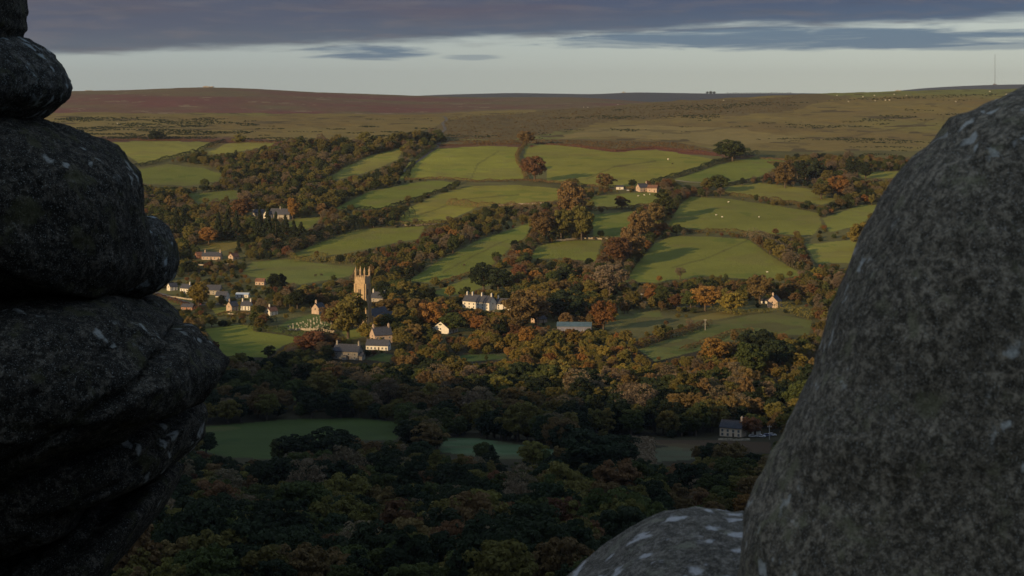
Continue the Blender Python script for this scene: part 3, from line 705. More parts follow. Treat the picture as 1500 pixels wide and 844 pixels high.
# ------------------------------------------------------------------ hedges
def hedge(pts, h, wd, colr, label, name='hedge', cat='hedge', dens=10, lift=0):
    P = [gp(*p) for p in pts]; r = np.random.default_rng(int(pts[0][0]*7+pts[0][1])); C_ = []; N_ = []
    for a, b_ in zip(P, P[1:]):
        L = (b_-a).xy.length; k = int(L*dens*(h*.5+.5)); s = r.random(k)
        ax = a.x+(b_.x-a.x)*s; ay = a.y+(b_.y-a.y)*s; d = (b_-a).xy.normalized()
        lump = 1+.30*fnoise(ax, ay, 7, 31)+.22*fnoise(ax, ay, 2.6, 32)
        th = r.uniform(0, math.pi, k); h_, w_h = h*1.2, wd*1.15; off = np.cos(th)*w_h/2*lump; hz = np.sin(th)**.6*h_*lump
        wv = fnoise(ax, ay, 30, 33)*1.2
        x = ax-d.y*(off+wv); y = ay+d.x*(off+wv); z = height(x, y)+hz
        C_.append(np.stack([x, y, z], -1)); N_.append(np.stack([-d.y*np.cos(th), d.x*np.cos(th), np.sin(th)], -1)+r.normal(size=(k, 3))*.5)
    C_ = np.concatenate(C_); N_ = np.concatenate(N_); c0 = P[0]
    V, Q = leaf_quads(C_-np.array(c0), N_, .42, r)
    o = link(name, mesh_np(name, V, Q, LM[colr]), None, c0); tag(o, label, cat, 'hedges and banks between the fields'); return o
HEDGES = [
 ([(592,265),(640,263),(700,267),(768,265),(850,273),(930,278)], 2.4, 3, 'bronze', 'long low brown hedge along the foot of the two big upper fields'),
 ([(500,309),(560,308),(600,297),(640,283),(672,269)], 2.8, 3, 'dark', 'dark hedge slanting between the two middle fields'),
 ([(770,212),(762,220),(757,228),(760,240),(768,252),(772,264)], 3, 4, 'bronze', 'winding brown hedge between the two big upper fields'),
 ([(940,276),(975,263),(1020,251),(1050,240),(1075,233),(1110,226)], 4, 5, 'dark', 'thick dark hedge climbing from the hill farm to the moor'),
 ([(975,292),(1005,284),(1030,278),(1060,273),(1110,266),(1150,264)], 3.5, 4, 'dark', 'dark hedge running right from the round green tree'),
 ([(1010,287),(1060,286),(1110,293),(1160,300),(1205,309)], 3.6, 4, 'bronze', 'brown hedge along the top of the sheep field'),
 ([(975,336),(1010,342),(1060,341),(1110,347),(1155,352)], 3.4, 4, 'bronze', 'brown hedge along the foot of the sheep field'),
 ([(1105,350),(1135,366),(1160,382),(1180,396)], 7, 12, 'grey', 'thick scrubby hedge at the right of the lowest hillside field'),
 ([(1000,291),(985,305),(972,320),(960,342),(945,362),(928,386),(912,408)], 5, 6, 'green', 'tall leafy hedge down the left of the sheep field'),
 ([(640,417),(690,402),(725,393)], 2, 3, 'bronze', 'thin low hedge across the sloping field above the village'),
 ([(198,246),(225,240),(245,234),(268,229),(292,222),(330,208)], 3.5, 4.5, 'dark', 'dark hedge between the two upper left fields'),
 ([(130,207),(200,206),(300,207),(420,211)], 2, 5, 'russet', 'russet bracken bank along the upper left moor edge'),
 ([(640,214),(700,212),(765,212)], 1.6, 4, 'russet', 'russet bank on the moor edge above the left big field'),
 ([(785,211),(850,215),(903,222),(960,217),(1050,229)], 2.0, 5, 'russet', 'red bracken bank above the right big field'),
 ([(1070,231),(1150,235),(1250,246),(1335,250)], 2, 4, 'bronze', 'brown bank on the moor edge near the right rock'),
 ([(425,383),(480,384),(540,388),(600,394)], 6, 9, 'olive', 'broad olive hedge between the pasture and the field behind the church'),
 ([(368,482),(395,486),(430,492),(468,497)], 3.2, 5, 'green', 'clipped hedge along the front of the churchyard'),
 ([(368,482),(385,476),(402,470)], 3.2, 5, 'dark', 'clipped hedge at the left end of the churchyard'),
 ([(452,498),(468,492),(484,486)], 3.2, 6, 'dark', 'clipped dark hedge at the right end of the churchyard'),
 ([(400,376),(440,362),(480,349),(520,336),(560,326),(600,318)], 8, 13, 'dark', 'tall dark belt of scrub above the field behind the village'),
 ([(935,512),(965,500),(1000,490),(1035,478)], 3.5, 6, 'bronze', 'brown hedge on the near side of the meadow'),
 ([(865,309),(900,307),(950,304),(975,300)], 3, 4, 'bronze', 'brown hedge between the two strip fields under the hill farm'),
 ([(1000,515),(1020,508),(1060,492),(1100,484)], 2, 5, 'bronze', 'brown rushy bank across the lower meadow'),
 ([(870,349),(900,350),(935,352)], 1.5, 3, 'olive', 'low hedge above the walled field'),
 ([(655,300),(720,306),(790,306),(830,300)], 5, 8, 'bronze', 'brown hedge below the middle field'),
 ([(215,432),(250,441),(275,450),(300,458)], 2.2, 4, 'russet', 'red brown hedge below the leftmost village houses'),
 ([(318,464),(350,460),(385,466)], 2.2, 4, 'bronze', 'brown hedge left of the churchyard'),
 ([(560,330),(600,332),(650,330),(700,322)], 4, 6, 'bronze', 'brown hedge on the top of the field behind the village'),
 ([(1140,455),(1165,460),(1200,470)], 5, 8, 'olive', 'olive scrub right of the pink gabled cottage'),
 ([(1040,452),(1080,462),(1130,458)], 2.5, 4, 'olive', 'low hedge in front of the orange trees'),
 ([(440,262),(470,263),(500,246),(540,228),(590,214)], 4, 6, 'bronze', 'brown hedge on the upper side of the narrow upper field'),
 ([(595,264),(600,250),(606,238),(640,217)], 3.5, 4, 'green', 'green hedge along the lane left of the big upper field'),
]
for hd in HEDGES: hedge(*hd)

# gorse tufts over the moor: nobody could count them
def tufts(name, polys, count, colr, hs, label, cat, seed, ymax=3900, streak=True):
    r = np.random.default_rng(seed); Ps = []; Ns = []
    for poly in polys:
        us = [p[0] for p in poly]; vs = [p[1] for p in poly]; got = 0
        while got < count/len(polys):
            u = r.uniform(min(us), max(us), 4000); v = r.uniform(min(vs), max(vs), 4000); k = inpoly(u, v, poly)
            u, v = u[k], v[k]; 
            # invert rows along a few columns
            for uu in range(int(min(us)), int(max(us)), 12):
                t = (uu+6-U0)/F; Z = height(t*YS, YS); vt = np.minimum.accumulate(V0-F*Z/YS); m = (u >= uu) & (u < uu+12)
                if not m.any(): continue
                yy = np.interp(-v[m], -vt, YS); xx = (u[m]-U0)/F*yy
                ns = fnoise(xx*.4, yy*.6, 60, seed)+.7*fnoise(xx*.5, yy, 21, seed+1)
                keep = (ns > (.45 if streak else -2)) & (yy < ymax); xx, yy = xx[keep], yy[keep]; zz = height(xx, yy)
                Ps.append(np.stack([xx, yy, zz], -1)); got += len(xx)
            if len(Ps) > 4000: break
    P = np.concatenate(Ps)[:count]; hh = r.uniform(*hs, len(P)); nl = 9
    q = r.normal(size=(len(P), nl, 3)); q /= np.linalg.norm(q, axis=2)[:, :, None]; q[:, :, 2] = np.abs(q[:, :, 2])
    C_ = (P[:, None, :]+q*hh[:, None, None]*np.array([1.3, 1.3, .8])).reshape(-1, 3); N_ = q.reshape(-1, 3)+r.normal(size=(len(P)*nl, 3))*.3
    V, Q = leaf_quads(C_, N_, .62, r)
    o = link(name, mesh_np(name, V, Q, LM[colr])); tag(o, label, cat, kind='stuff'); return o
tufts('gorse', [[(70,172),(640,172),(640,205),(520,210),(100,203)], [(660,172),(960,156),(1480,136),(1400,190),(1340,245),(1150,228),(1060,220),(800,203),(650,205)]], 5200, 'dark', (.5, 1.5), 'dark gorse and rush tufts streaked over the moor', 'gorse', 61)
tufts('heather', [[(650,172),(820,161),(1160,141),(1170,163),(980,172),(880,179),(760,204),(650,206)], [(520,212),(640,190),(655,206),(600,216)]], 2000, 'bronze', (.4, 1.1), 'brown heather and bracken covering the middle moor slope', 'heather', 71, streak=False)
tufts('bracken', [[(640,206),(790,205),(990,209),(1058,224),(960,215),(900,221),(850,214),(780,211),(700,213)], [(1120,236),(1335,247),(1335,262),(1180,262)], [(130,200),(420,206),(420,212),(130,209)]], 2400, 'bronze', (.4, 1.2), 'brown bracken fringe along the moor edge', 'bracken', 81, streak=False)
tufts('scrub', [[(850,640),(1140,645),(1140,668),(900,690)], [(240,446),(340,470),(400,462),(360,480),(260,475)], [(865,470),(960,474),(930,500),(870,495)], [(1060,235),(1130,228),(1130,262),(1060,262)]], 1100, 'grey', (.5, 1.6), 'rough grey brown scrub on open valley ground', 'scrub', 91, streak=False)

# ------------------------------------------------------------------ buildings
def box(bm, x0, x1, y0, y1, z0, z1):
    vs = [bm.verts.new(p) for p in ((x0,y0,z0),(x1,y0,z0),(x1,y1,z0),(x0,y1,z0),(x0,y0,z1),(x1,y0,z1),(x1,y1,z1),(x0,y1,z1))]
    for f in ((0,3,2,1),(4,5,6,7),(0,1,5,4),(1,2,6,5),(2,3,7,6),(3,0,4,7)): bm.faces.new([vs[i] for i in f])
def bmo(name, fn, mat, parent):
    bm = bmesh.new(); fn(bm); me = bpy.data.meshes.new(name); bm.to_mesh(me); bm.free(); me.materials.append(mat)
    return link(name, me, parent)
MW = {'white': flat('white_render', (.78,.74,.66), .8, .12, .5), 'stone': flat('granite_wall', (.40,.36,.30), .9, .3, .9), 'warm': flat('church_granite', (.52,.385,.235), .9, .25, .8, .3),
      'pink': flat('pinkish_render', (.55,.42,.33), .85, .2, .6), 'grey': flat('shade_toned_cladding', (.19,.20,.27), .6, .2, .4), 'sun_tint': flat('sun_tinted_render', (.86,.70,.52), .85, .1, .6), 'brick': flat('brick', (.40,.22,.15), .9, .3, 1.0)}  # the shaded house's pale render has sunlight painted into its colour
slate = flat('slate', (.075,.08,.10), .65, .35, 1.4); rustr = flat('old_tile', (.20,.11,.08), .85, .35, 1.0); tin = flat('shade_toned_tin', (.09,.15,.19), .45, .2, .35)  # barn cladding and tin are darkened in colour to imitate shade
glass, n_, b_ = principled('window_glass', .15); b_.inputs['Base Color'].default_value = (.03, .035, .045, 1); b_.inputs['Specular IOR Level'].default_value = .5
frame_m = flat('painted_wood', (.7,.7,.66), .6, .1); doorm = flat('dark_door', (.10,.07,.05), .6, .2)
def house(name, u, v, yaw, L, W, H, RH, wall, label, roofm=slate, chim=(), win=4, cat='house', storeys=2, group=None, gablewin=True, porch=False, chm=None):
    "L along the ridge (local x), W deep; local -y is the front. u, v = middle of the front wall's foot"
    yw = R(yaw); p = gp(u, v); nrm = Vector((math.sin(yw), -math.cos(yw), 0))
    c = p-nrm*W/2; c.z = min(float(height(c.x+a*L*.4*math.cos(yw), c.y+a*L*.4*math.sin(yw))) for a in (-1, 0, 1))
    o = empty(name, c, yw); tag(o, label, cat, group)
    if u < 420 and v > 405: o.scale = (.86,)*3
    zb = -2.5; l, w_ = L/2, W/2
    def fw(bm):
        vs = [bm.verts.new(q) for q in ((-l,-w_,zb),(l,-w_,zb),(l,w_,zb),(-l,w_,zb),(-l,-w_,H),(l,-w_,H),(l,w_,H),(-l,w_,H),(-l,0,H+RH),(l,0,H+RH))]
        for f in ((0,1,5,4),(2,3,7,6),(1,2,6,9,5),(3,0,4,8,7),(0,3,2,1),(4,5,9,8),(6,7,8,9)): bm.faces.new([vs[i] for i in f])
    bmo('wall', fw, MW[wall], o)
    def fr(bm):
        e, s = .35, .45; sl_ = RH/w_; t = .22
        for sg in (-1, 1):
            a = [(-l-e, sg*(w_+s), H-s*sl_+.06), (l+e, sg*(w_+s), H-s*sl_+.06), (l+e, 0, H+RH+.06), (-l-e, 0, H+RH+.06)]
            lo = [bm.verts.new(q) for q in a]; hi = [bm.verts.new((q[0], q[1], q[2]+t)) for q in a]
            fs = [lo, hi[::-1]]+[[lo[i], hi[i], hi[(i+1) % 4], lo[(i+1) % 4]] for i in range(4)]
            for f in fs: bm.faces.new(f)
        box(bm, -l-e, l+e, -.18, .18, H+RH+t*.6, H+RH+t+.22)
        bmesh.ops.recalc_face_normals(bm, faces=bm.faces)
    bmo('roof', fr, roofm, o)
    for cx in chim:
        def fc(bm, cx=cx):
            x = cx*l*.93; box(bm, x-.45, x+.45, -.65, .65, H+RH-1.2, H+RH+1.9); box(bm, x-.55, x+.55, -.75, .75, H+RH+1.9, H+RH+2.1)
            for q in (-.3, .3): box(bm, x-.15, x+.15, q-.15, q+.15, H+RH+2.1, H+RH+2.7)
        bmo('chimney', fc, MW[chm or ('white' if wall in ('white', 'grey') else wall)], o)
    rows = [H*.26, H*.66] if storeys == 2 else [H*.42]
    for ri, zc in enumerate(rows):
        for i in range(win):
            x = -l+L*(i+.5)/win
            isdoor = ri == 0 and i == win//2
            hw, hh = (.5, .62) if not isdoor else (.5, 1.05)
            z0 = zc-hh if not isdoor else 0
            if isdoor: bmo('door', lambda bm: box(bm, x-hw, x+hw, -w_-.06, -w_-.003, .1, 2.1), doorm, o); continue
            f = bmo('window', lambda bm: (box(bm, x-hw-.12, x+hw+.12, -w_-.08, -w_-.004, z0-.12, z0), box(bm, x-hw-.1, x+hw+.1, -w_-.06, -w_-.004, z0+2*hh, z0+2*hh+.1),
                box(bm, x-hw-.1, x-hw, -w_-.06, -w_-.004, z0, z0+2*hh), box(bm, x+hw, x+hw+.1, -w_-.06, -w_-.004, z0, z0+2*hh), box(bm, x-.04, x+.04, -w_-.06, -w_-.004, z0, z0+2*hh)), frame_m, o)
            bmo('pane', lambda bm: box(bm, x-hw, x+hw, -w_-.03, -w_-.005, z0, z0+2*hh), glass, f)
    if gablewin:
        for sg in (-1, 1):
            g = bmo('window', lambda bm: box(bm, sg*l+(-.05 if sg < 0 else .004), sg*l+(-.004 if sg < 0 else .05), -.45, .45, H*.75, H*.75+1.1), glass, o)
    if porch:
        bmo('porch', lambda bm: box(bm, -1.2, 1.2, -w_-2.2, -w_-.01, zb, 2.5), MW[wall], o); bmo('porch_roof', lambda bm: box(bm, -1.4, 1.4, -w_-2.4, -w_-.02, 2.52, 2.72), roofm, o)
    return o
house('long_house', 697, 453, -38, 26, 9, 5.8, 4.4, 'white', 'long white house with slate roof, four chimneys and a shaded right gable', chim=(-.98, -.55, .2, .98), win=6)
house('cottage', 738, 454, -20, 13, 7, 4.4, 3.5, 'white', 'small white house just right of the long white house', chim=(-.95,), win=3)
house('bungalow', 664, 488, 62, 13, 13, 3.6, 4.6, 'white', 'white bungalow with a wide sunlit gable facing the valley', chim=(.5,), win=3, storeys=1)
house('cottage', 552, 513, -14, 15, 7, 3.2, 3.2, 'white', 'low white cottage in front of the brown gabled house', win=6, storeys=1, chim=())
house('farmhouse', 562, 503, 28, 13, 8.5, 5.6, 4.6, 'pink', 'tall house with a brown sunlit gable behind the low white cottage', chim=(-.95, .9), win=3, chm='pink')
house('stone_house', 506, 527, -20, 17, 8, 5.2, 3.8, 'stone', 'grey stone house with two end chimneys in the shade below the church', chim=(-.95, .95), win=4, porch=True)
house('outbuilding', 524, 528, -20, 6, 5, 2.6, 1.8, 'stone', 'low stone lean-to at the right end of the grey stone house', win=1, storeys=1)
house('barn', 841, 487, -4, 24, 11, 4.4, 2.2, 'grey', 'long grey blue metal barn in the valley shade', roofm=tin, win=6, storeys=1, cat='barn', gablewin=False)
house('shed', 796, 473, 50, 9, 8, 2.8, 2.4, 'pink', 'small shed with a sunlit gable left of the long barn', win=1, storeys=1, cat='shed')
house('cottage', 1142, 451, 60, 8, 8.5, 5.0, 4.0, 'pink', 'pink cottage with one tall chimney standing alone at the right', chim=(-.7,), win=2)
house('shed', 1122, 445, -5, 8, 3.5, 2.2, 1.0, 'white', 'low white shed left of the pink cottage', win=2, storeys=1, cat='shed')
house('shaded_house', 1070, 640, -28, 11.5, 6.5, 4.8, 2.9, 'sun_tint', 'pale house with dark slate roof in the shadow below the wood', chim=(.9,), win=4)
house('outbuilding', 1106, 637, -10, 5, 4, 2.4, 1.5, 'white', 'small white outbuilding right of the shaded house', win=1, storeys=1)
house('farmhouse', 944, 281, 30, 12, 8, 4.5, 4, 'pink', 'pinkish farmhouse high on the hillside with a dark roof', chim=(.9,), win=3)
house('barn', 955, 282, -20, 11, 8, 4.4, 3, 'pink', 'pink farm building at the right of the hill farm', roofm=rustr, win=2, storeys=1, cat='barn')
house('shed', 908, 278, 0, 8, 5, 2.8, 1.4, 'white', 'small pale shed left of the hill farm', win=1, storeys=1, cat='shed')
house('slate_farmhouse', 409, 321, -22, 23, 9, 4.4, 5.4, 'stone', 'farmhouse with a long blue slate roof at the edge of the upper left wood', chim=(-.1, .85), win=5)
house('farm_wing', 396, 321, 60, 7, 6, 4.8, 3.4, 'white', 'white gabled wing at the left of the slate farmhouse', win=1)
house('barn', 377, 317, -20, 12, 7, 3.6, 3.2, 'stone', 'stone barn with dark roof left of the slate farmhouse', win=2, storeys=1, cat='barn')
house('farm_row', 309, 381, -8, 17, 7, 2.9, 3.2, 'pink', 'low row house with a long dark roof and two chimneys below the dry field', chim=(-.8, .95), win=5, storeys=1)
house('outbuilding', 293, 379, 30, 6, 5, 3, 2.4, 'brick', 'brick outbuilding left of the low row house', win=1, storeys=1, roofm=rustr)
house('cottage', 346, 381, 55, 8, 6, 3.2, 2.6, 'pink', 'small sunlit cottage right of the low row house', win=1, storeys=1, roofm=rustr)
house('cottage', 269, 430, -32, 10, 7, 4.8, 3.4, 'white', 'brightest white house at the left of the village with a chimney', chim=(.9,), win=3)
house('cottage', 255, 426, 40, 8, 6, 3.8, 3.0, 'white', 'white gabled house just left of the brightest village house', win=2)
house('cottage', 227, 424, 10, 6, 5, 2.4, 1.8, 'white', 'leftmost small pale house beside the left boulders', win=2, storeys=1, roofm=flat('pale_roof', (.5,.45,.33)))
house('cottage', 273, 454, -20, 11, 5, 2.6, 2.2, 'brick', 'low brick cottage with sunlit wall in front of the village', chim=(), win=3, storeys=1)
house('village_hall', 306, 432, -12, 20, 9, 4.2, 4.2, 'stone', 'large dark roofed village building with grey walls', chim=(-.9,), win=5)
house('cottage', 323, 439, -18, 11, 7, 3.4, 3.6, 'white', 'dark roofed cottage with a low white wall in front of the large village building', win=3, storeys=1)
house('marquee', 354, 436, -10, 12, 6, 2.6, 1.2, 'white', 'low pale blue roofed hall in the village', roofm=flat('pale_blue_sheet', (.45,.55,.68), .5, .1), win=3, storeys=1, cat='hall')
house('cottage', 345, 456, 50, 8, 7, 4.4, 3.8, 'pink', 'gabled cottage with tall chimney left of the churchyard', chim=(-.9,), win=2)
house('cottage', 359, 455, -15, 9, 6.5, 4.0, 3.6, 'white', 'dark roofed cottage with white chimney beside the gabled cottage', chim=(-.9, .9), win=3)
house('cottage', 402, 462, 48, 9, 7, 3.8, 3.2, 'white', 'cottage with chimney at the left corner of the churchyard', chim=(-.5,), win=2, roofm=rustr)
house('cottage', 380, 418, -15, 9, 5, 3.4, 2.4, 'pink', 'small pink building at the foot of the olive pasture', win=3, storeys=1, roofm=rustr)
house('church_cottage', 472, 460, 62, 9, 6.5, 4.2, 3.6, 'pink', 'tiny gabled cottage with a tall chimney behind the gravestones', chim=(-.8,), win=2)
house('cottage', 552, 446, -25, 11, 7, 5, 4, 'stone', 'dark roofed house behind the church tower with two white chimneys', chim=(-.95, .95), win=2, chm='white')

# church
def church():
    p = gp(531, 480); yw = R(-24); o = empty('church', p, yw); tag(o, 'tall granite church tower with four pinnacles and its nave among the trees', 'church')
    st = MW['warm']; a = 4.1; H = 35.0
    def tower(bm):
        box(bm, -a, a, -a, a, -3, H)
        for z in (9.5, 20.5, 30.0): box(bm, -a-.22, a+.22, -a-.22, a+.22, z, z+.35)
    bmo('tower', tower, st, o)
    for sx in (-1, 1):
        for sy in (-1, 1):
            def but(bm):
                for k, (z0, z1, e) in enumerate(((-3, 10, 1.3), (10.01, 21, 1.0), (21.01, 31.5, .7))):
                    x = sx*a; y = sy*a
                    box(bm, *sorted((x-sx*1.1, x-sx*.2)), *sorted((y+sy*.01, y+sy*e)), z0, z1); box(bm, *sorted((x+sx*.01, x+sx*e)), *sorted((y-sy*1.1, y-sy*.2)), z0, z1)
            bmo('buttress', but, st, o)
            def pin(bm):
                x, y = sx*(a-.5), sy*(a-.5)
                mtx = Matrix.Translation((x, y, H+2.4)); bmesh.ops.create_cone(bm, cap_ends=True, segments=8, radius1=.78, radius2=.62, depth=4.8, matrix=mtx)
                bmesh.ops.create_cone(bm, cap_ends=True, segments=8, radius1=.85, radius2=.05, depth=3.8, matrix=Matrix.Translation((x, y, H+6.7)))
                for k in range(4):
                    t = k*math.pi/2+.78; bmesh.ops.create_cone(bm, cap_ends=True, segments=5, radius1=.2, radius2=.02, depth=1.4, matrix=Matrix.Translation((x+.7*math.cos(t), y+.7*math.sin(t), H+5.2)))
            bmo('pinnacle', pin, st, o)
    def par(bm):
        for s in (-1, 1):
            box(bm, -a+1.1, a-1.1, *sorted((s*a, s*(a-.4))), H+.01, H+1.0); box(bm, *sorted((s*a, s*(a-.4))), -a+1.1, a-1.1, H+.01, H+1.0)
            for q in (-2.2, -.75, .75, 2.2):
                box(bm, q-.4, q+.4, *sorted((s*a, s*(a-.4))), H+1.01, H+1.9); box(bm, *sorted((s*a, s*(a-.4))), q-.4, q+.4, H+1.01, H+1.9)
    bmo('parapet', par, st, o)
    for s, axis in ((-1, 'y'), (1, 'x')):
        def lou(bm):
            for q in (-.62, .62):
                if axis == 'y': box(bm, q-.42, q+.42, -a-.06, -a-.003, 23.2, 27.6)
                else: box(bm, a+.003, a+.06, q-.42, q+.42, 23.2, 27.6)
        bmo('belfry_window', lou, glass, o)
    for zc, hh, ww in ((14.5, .9, .25), (4.0, 2.6, 1.1)): bmo('window', lambda bm: box(bm, -ww, ww, -a-.06, -a-.003, zc-hh, zc+hh), glass, o)
    # body of the church, running back to the right
    L0, L1 = a+.02, a+30; back = []
    def gab(bm, y0, y1, h, r_):
        ym = (y0+y1)/2; vs = [bm.verts.new(q) for q in ((L0,y0,-3),(L1,y0,-3),(L1,y1,-3),(L0,y1,-3),(L0,y0,h),(L1,y0,h),(L1,y1,h),(L0,y1,h),(L0,ym,h+r_),(L1,ym,h+r_))]
        for f in ((0,1,5,4),(2,3,7,6),(1,2,6,9,5),(3,0,4,8,7),(0,3,2,1),(4,5,9,8),(6,7,8,9)): bm.faces.new([vs[i] for i in f])
    def rf(bm, y0, y1, h, r_):
        ym = (y0+y1)/2
        for ys in (y0-.4, y1+.4):
            lo = [bm.verts.new(q) for q in ((L0,ys,h-.35),(L1+.3,ys,h-.35),(L1+.3,ym,h+r_+.08),(L0,ym,h+r_+.08))]; hi = [bm.verts.new((v.co.x, v.co.y, v.co.z+.22)) for v in lo]
            for f in [lo, hi[::-1]]+[[lo[i], hi[i], hi[(i+1) % 4], lo[(i+1) % 4]] for i in range(4)]: bm.faces.new(f)
        bmesh.ops.recalc_face_normals(bm, faces=bm.faces)
    back += [bmo('nave', lambda bm: gab(bm, -3.4, 3.4, 7.5, 4.4), st, o), bmo('nave_roof', lambda bm: rf(bm, -3.4, 3.4, 7.5, 4.4), slate, o)]
    for s in (-1, 1):
        y0, y1 = sorted((s*3.45, s*9.0)); back += [bmo('aisle', lambda bm: gab(bm, y0, y1, 5.5, 3.2), st, o), bmo('aisle_roof', lambda bm: rf(bm, y0, y1, 5.5, 3.2), slate, o)]
    for i in range(5): back.append(bmo('window', lambda bm: box(bm, L0+3+i*5.5, L0+5+i*5.5, -9.07, -9.004, 1.6, 4.6), glass, o))
    for q in back: q.rotation_euler = (0, 0, R(90))
church()

# gravestones
gsm = flat('gravestone', (.40, .37, .30), .9, .5, .6)
def grave_mesh(kind):
    bm = bmesh.new()
    if kind == 0:
        k = 8; pr = [(-.38, -.2), (.38, -.2), (.38, .95)]+[(.38*math.cos(i*math.pi/k), .95+.3*math.sin(i*math.pi/k)) for i in range(1, k)]+[(-.38, .95)]
    else: pr = [(-.13, -.2), (.13, -.2), (.13, .85), (.42, .85), (.42, 1.1), (.13, 1.1), (.13, 1.5), (-.13, 1.5), (-.13, 1.1), (-.42, 1.1), (-.42, .85), (-.13, .85)]
    f = bm.faces.new([bm.verts.new((x, -.09, z)) for x, z in pr]); e = bmesh.ops.extrude_face_region(bm, geom=[f])
    bmesh.ops.translate(bm, vec=(0, .18, 0), verts=[v for v in e['geom'] if isinstance(v, bmesh.types.BMVert)]); bmesh.ops.recalc_face_normals(bm, faces=bm.faces)
    me = bpy.data.meshes.new('gravestone'); bm.to_mesh(me); bm.free(); me.materials.append(gsm); return me
GM = [grave_mesh(0), grave_mesh(1)]
gr = np.random.default_rng(3); cnt = 0
for row in range(9):
    v = 462+row*2.9; u0 = 478-row*9.5 if row < 7 else 425; u1 = 491
    nn = int((u1-max(u0, 414))/5.0)
    for i in range(nn):
        u = max(u0, 414)+i*5.0+gr.uniform(-1.8, 1.8); p = gp(u, v+gr.uniform(-1.4, 1.4)); k = int(gr.random() < .22); s = gr.uniform(.7, 1.5)
        o = link('gravestone', GM[k], None, p); o.rotation_euler = (gr.uniform(-.06, .06), gr.uniform(-.05, .05), R(-28+gr.uniform(-8, 8))); o.scale = (s, s, s)
        rowname = ('back row', 'second row from the back', 'third row from the back', 'fourth row from the back', 'middle row', 'sixth row from the back', 'third row from the front', 'second row from the front', 'front row')[row]
        side = 'left' if u < u0+(u1-u0)*.34 else 'middle' if u < u0+(u1-u0)*.67 else 'right'
        tag(o, f'{nth(i, nn)} '+('pale cross' if k else 'round-topped')+f' gravestone in the churchyard {rowname}', 'gravestone', 'gravestones in the churchyard'); cnt += 1

# stone walls
wallm = flat('dry_stone', (.42, .36, .27), .95, .45, .8, .4)
def swall(pts, label, h=1.5):
    P = [gp(*p) for p in pts]; c0 = P[0]; V = []; q = []
    r = np.random.default_rng(int(pts[0][0]))
    for a, b__ in zip(P, P[1:]):
        k = max(2, int((b__-a).xy.length/1.4)); q += [a.lerp(b__, i/k) for i in range(k)]
    q.append(P[-1])
    for i, p in enumerate(q):
        d = (q[min(i+1, len(q)-1)]-q[max(i-1, 0)]).xy.normalized(); z = float(height(p.x, p.y)); hh = h*r.uniform(.75, 1.2)
        for s, zz in ((-1, -.3), (-.6, hh), (.6, hh), (1, -.3)): V.append((p.x-d.y*s*.45-c0.x, p.y+d.x*s*.45-c0.y, z+zz-c0.z))
    Q = [(4*i+k, 4*i+4+k, 4*i+5+k, 4*i+1+k) for i in range(len(q)-1) for k in range(3)]
    tag(link('stone_wall', mesh_np('stone_wall', V, Q, wallm), None, c0), label, 'wall')
swall([(815,354),(850,350),(885,351),(915,352),(940,354)], 'pale stone wall along the top of the walled field')
swall([(578,331),(610,331),(640,329)], 'short pale stone wall at the top of the field behind the village')
swall([(414,488),(440,484),(470,485),(490,488)], 'pale churchyard wall in front of the gravestones', 1.8)
swall([(720,302),(760,300),(800,298)], 'pale stone wall at the foot of the middle field')
0 and swall([(1060,287),(1110,294),(1150,300)], 'stone wall under the hedge at the top of the sheep field')

# parked cars
def car_lib(c):
    paint = flat('car_paint', c, .35, .05); tyre = flat('tyre', (.03, .03, .03), .9, .1); rim = flat('rim', (.4, .4, .42), .4, .1)
    o = empty('parked_car', (0, 0, 0))
    def body(bm):
        pr = [(-2.1,.35),(2.05,.35),(2.15,.7),(1.9,.92),(1.0,1.0),(.35,1.45),(-1.3,1.48),(-2.0,1.02),(-2.15,.8)]
        f = bm.faces.new([bm.verts.new((x, -.85, z)) for x, z in pr]); e = bmesh.ops.extrude_face_region(bm, geom=[f])
        bmesh.ops.translate(bm, vec=(0, 1.7, 0), verts=[v for v in e['geom'] if isinstance(v, bmesh.types.BMVert)]); bmesh.ops.recalc_face_normals(bm, faces=bm.faces)
    bmo('body', body, paint, o)
    for sg in (-1, 1):
        def side(bm):
            vs = [bm.verts.new((x, sg*.856, z)) for x, z in ((-1.75,1.02),(.85,1.02),(.32,1.38),(-1.25,1.40))]; bm.faces.new(vs)
        bmo('side_window', side, glass, o)
        for x in (-1.35, 1.35):
            wv = bmo('wheel', lambda bm: bmesh.ops.create_cone(bm, cap_ends=True, segments=14, radius1=.34, radius2=.34, depth=.22, matrix=Matrix.Translation((x, sg*.80, .34)) @ Matrix.Rotation(R(90), 4, 'X')), tyre, o)
            bmo('rim', lambda bm: bmesh.ops.create_cone(bm, cap_ends=True, segments=10, radius1=.2, radius2=.2, depth=.24, matrix=Matrix.Translation((x, sg*.81, .34)) @ Matrix.Rotation(R(90), 4, 'X')), rim, wv)
    bmo('windscreen', lambda bm: bm.faces.new([bm.verts.new(q) for q in ((.98,-.75,1.03),(.98,.75,1.03),(.42,.68,1.42),(.42,-.68,1.42))]), glass, o)
    return o
for i, (u, v, yaw, c, lab) in enumerate([(1103,641,10,(.6,.6,.6),'silver car parked right beside the small white outbuilding of the shaded house'), (1115,641,-15,(.7,.7,.72),'white car parked second right of the shaded house'),
        (1124,640,20,(.12,.14,.22),'dark blue car parked third right of the shaded house'), (1131,639,5,(.65,.65,.68),'pale car parked furthest right of the shaded house'),
        (336,442,-20,(.7,.7,.7),'white car on the village lane in front of the large village building'), (291,447,-12,(.35,.05,.04),'red car on the village lane by the yellow olive tree'), (921,280,0,(.62,.62,.65),'silver car on the lane left of the hill farm')]):
    o = car_lib(c); o.location = gp(u, v)+Vector((0, 0, .05)); o.rotation_euler = (0, 0, R(yaw)); tag(o, lab, 'car', 'cars parked by the houses')
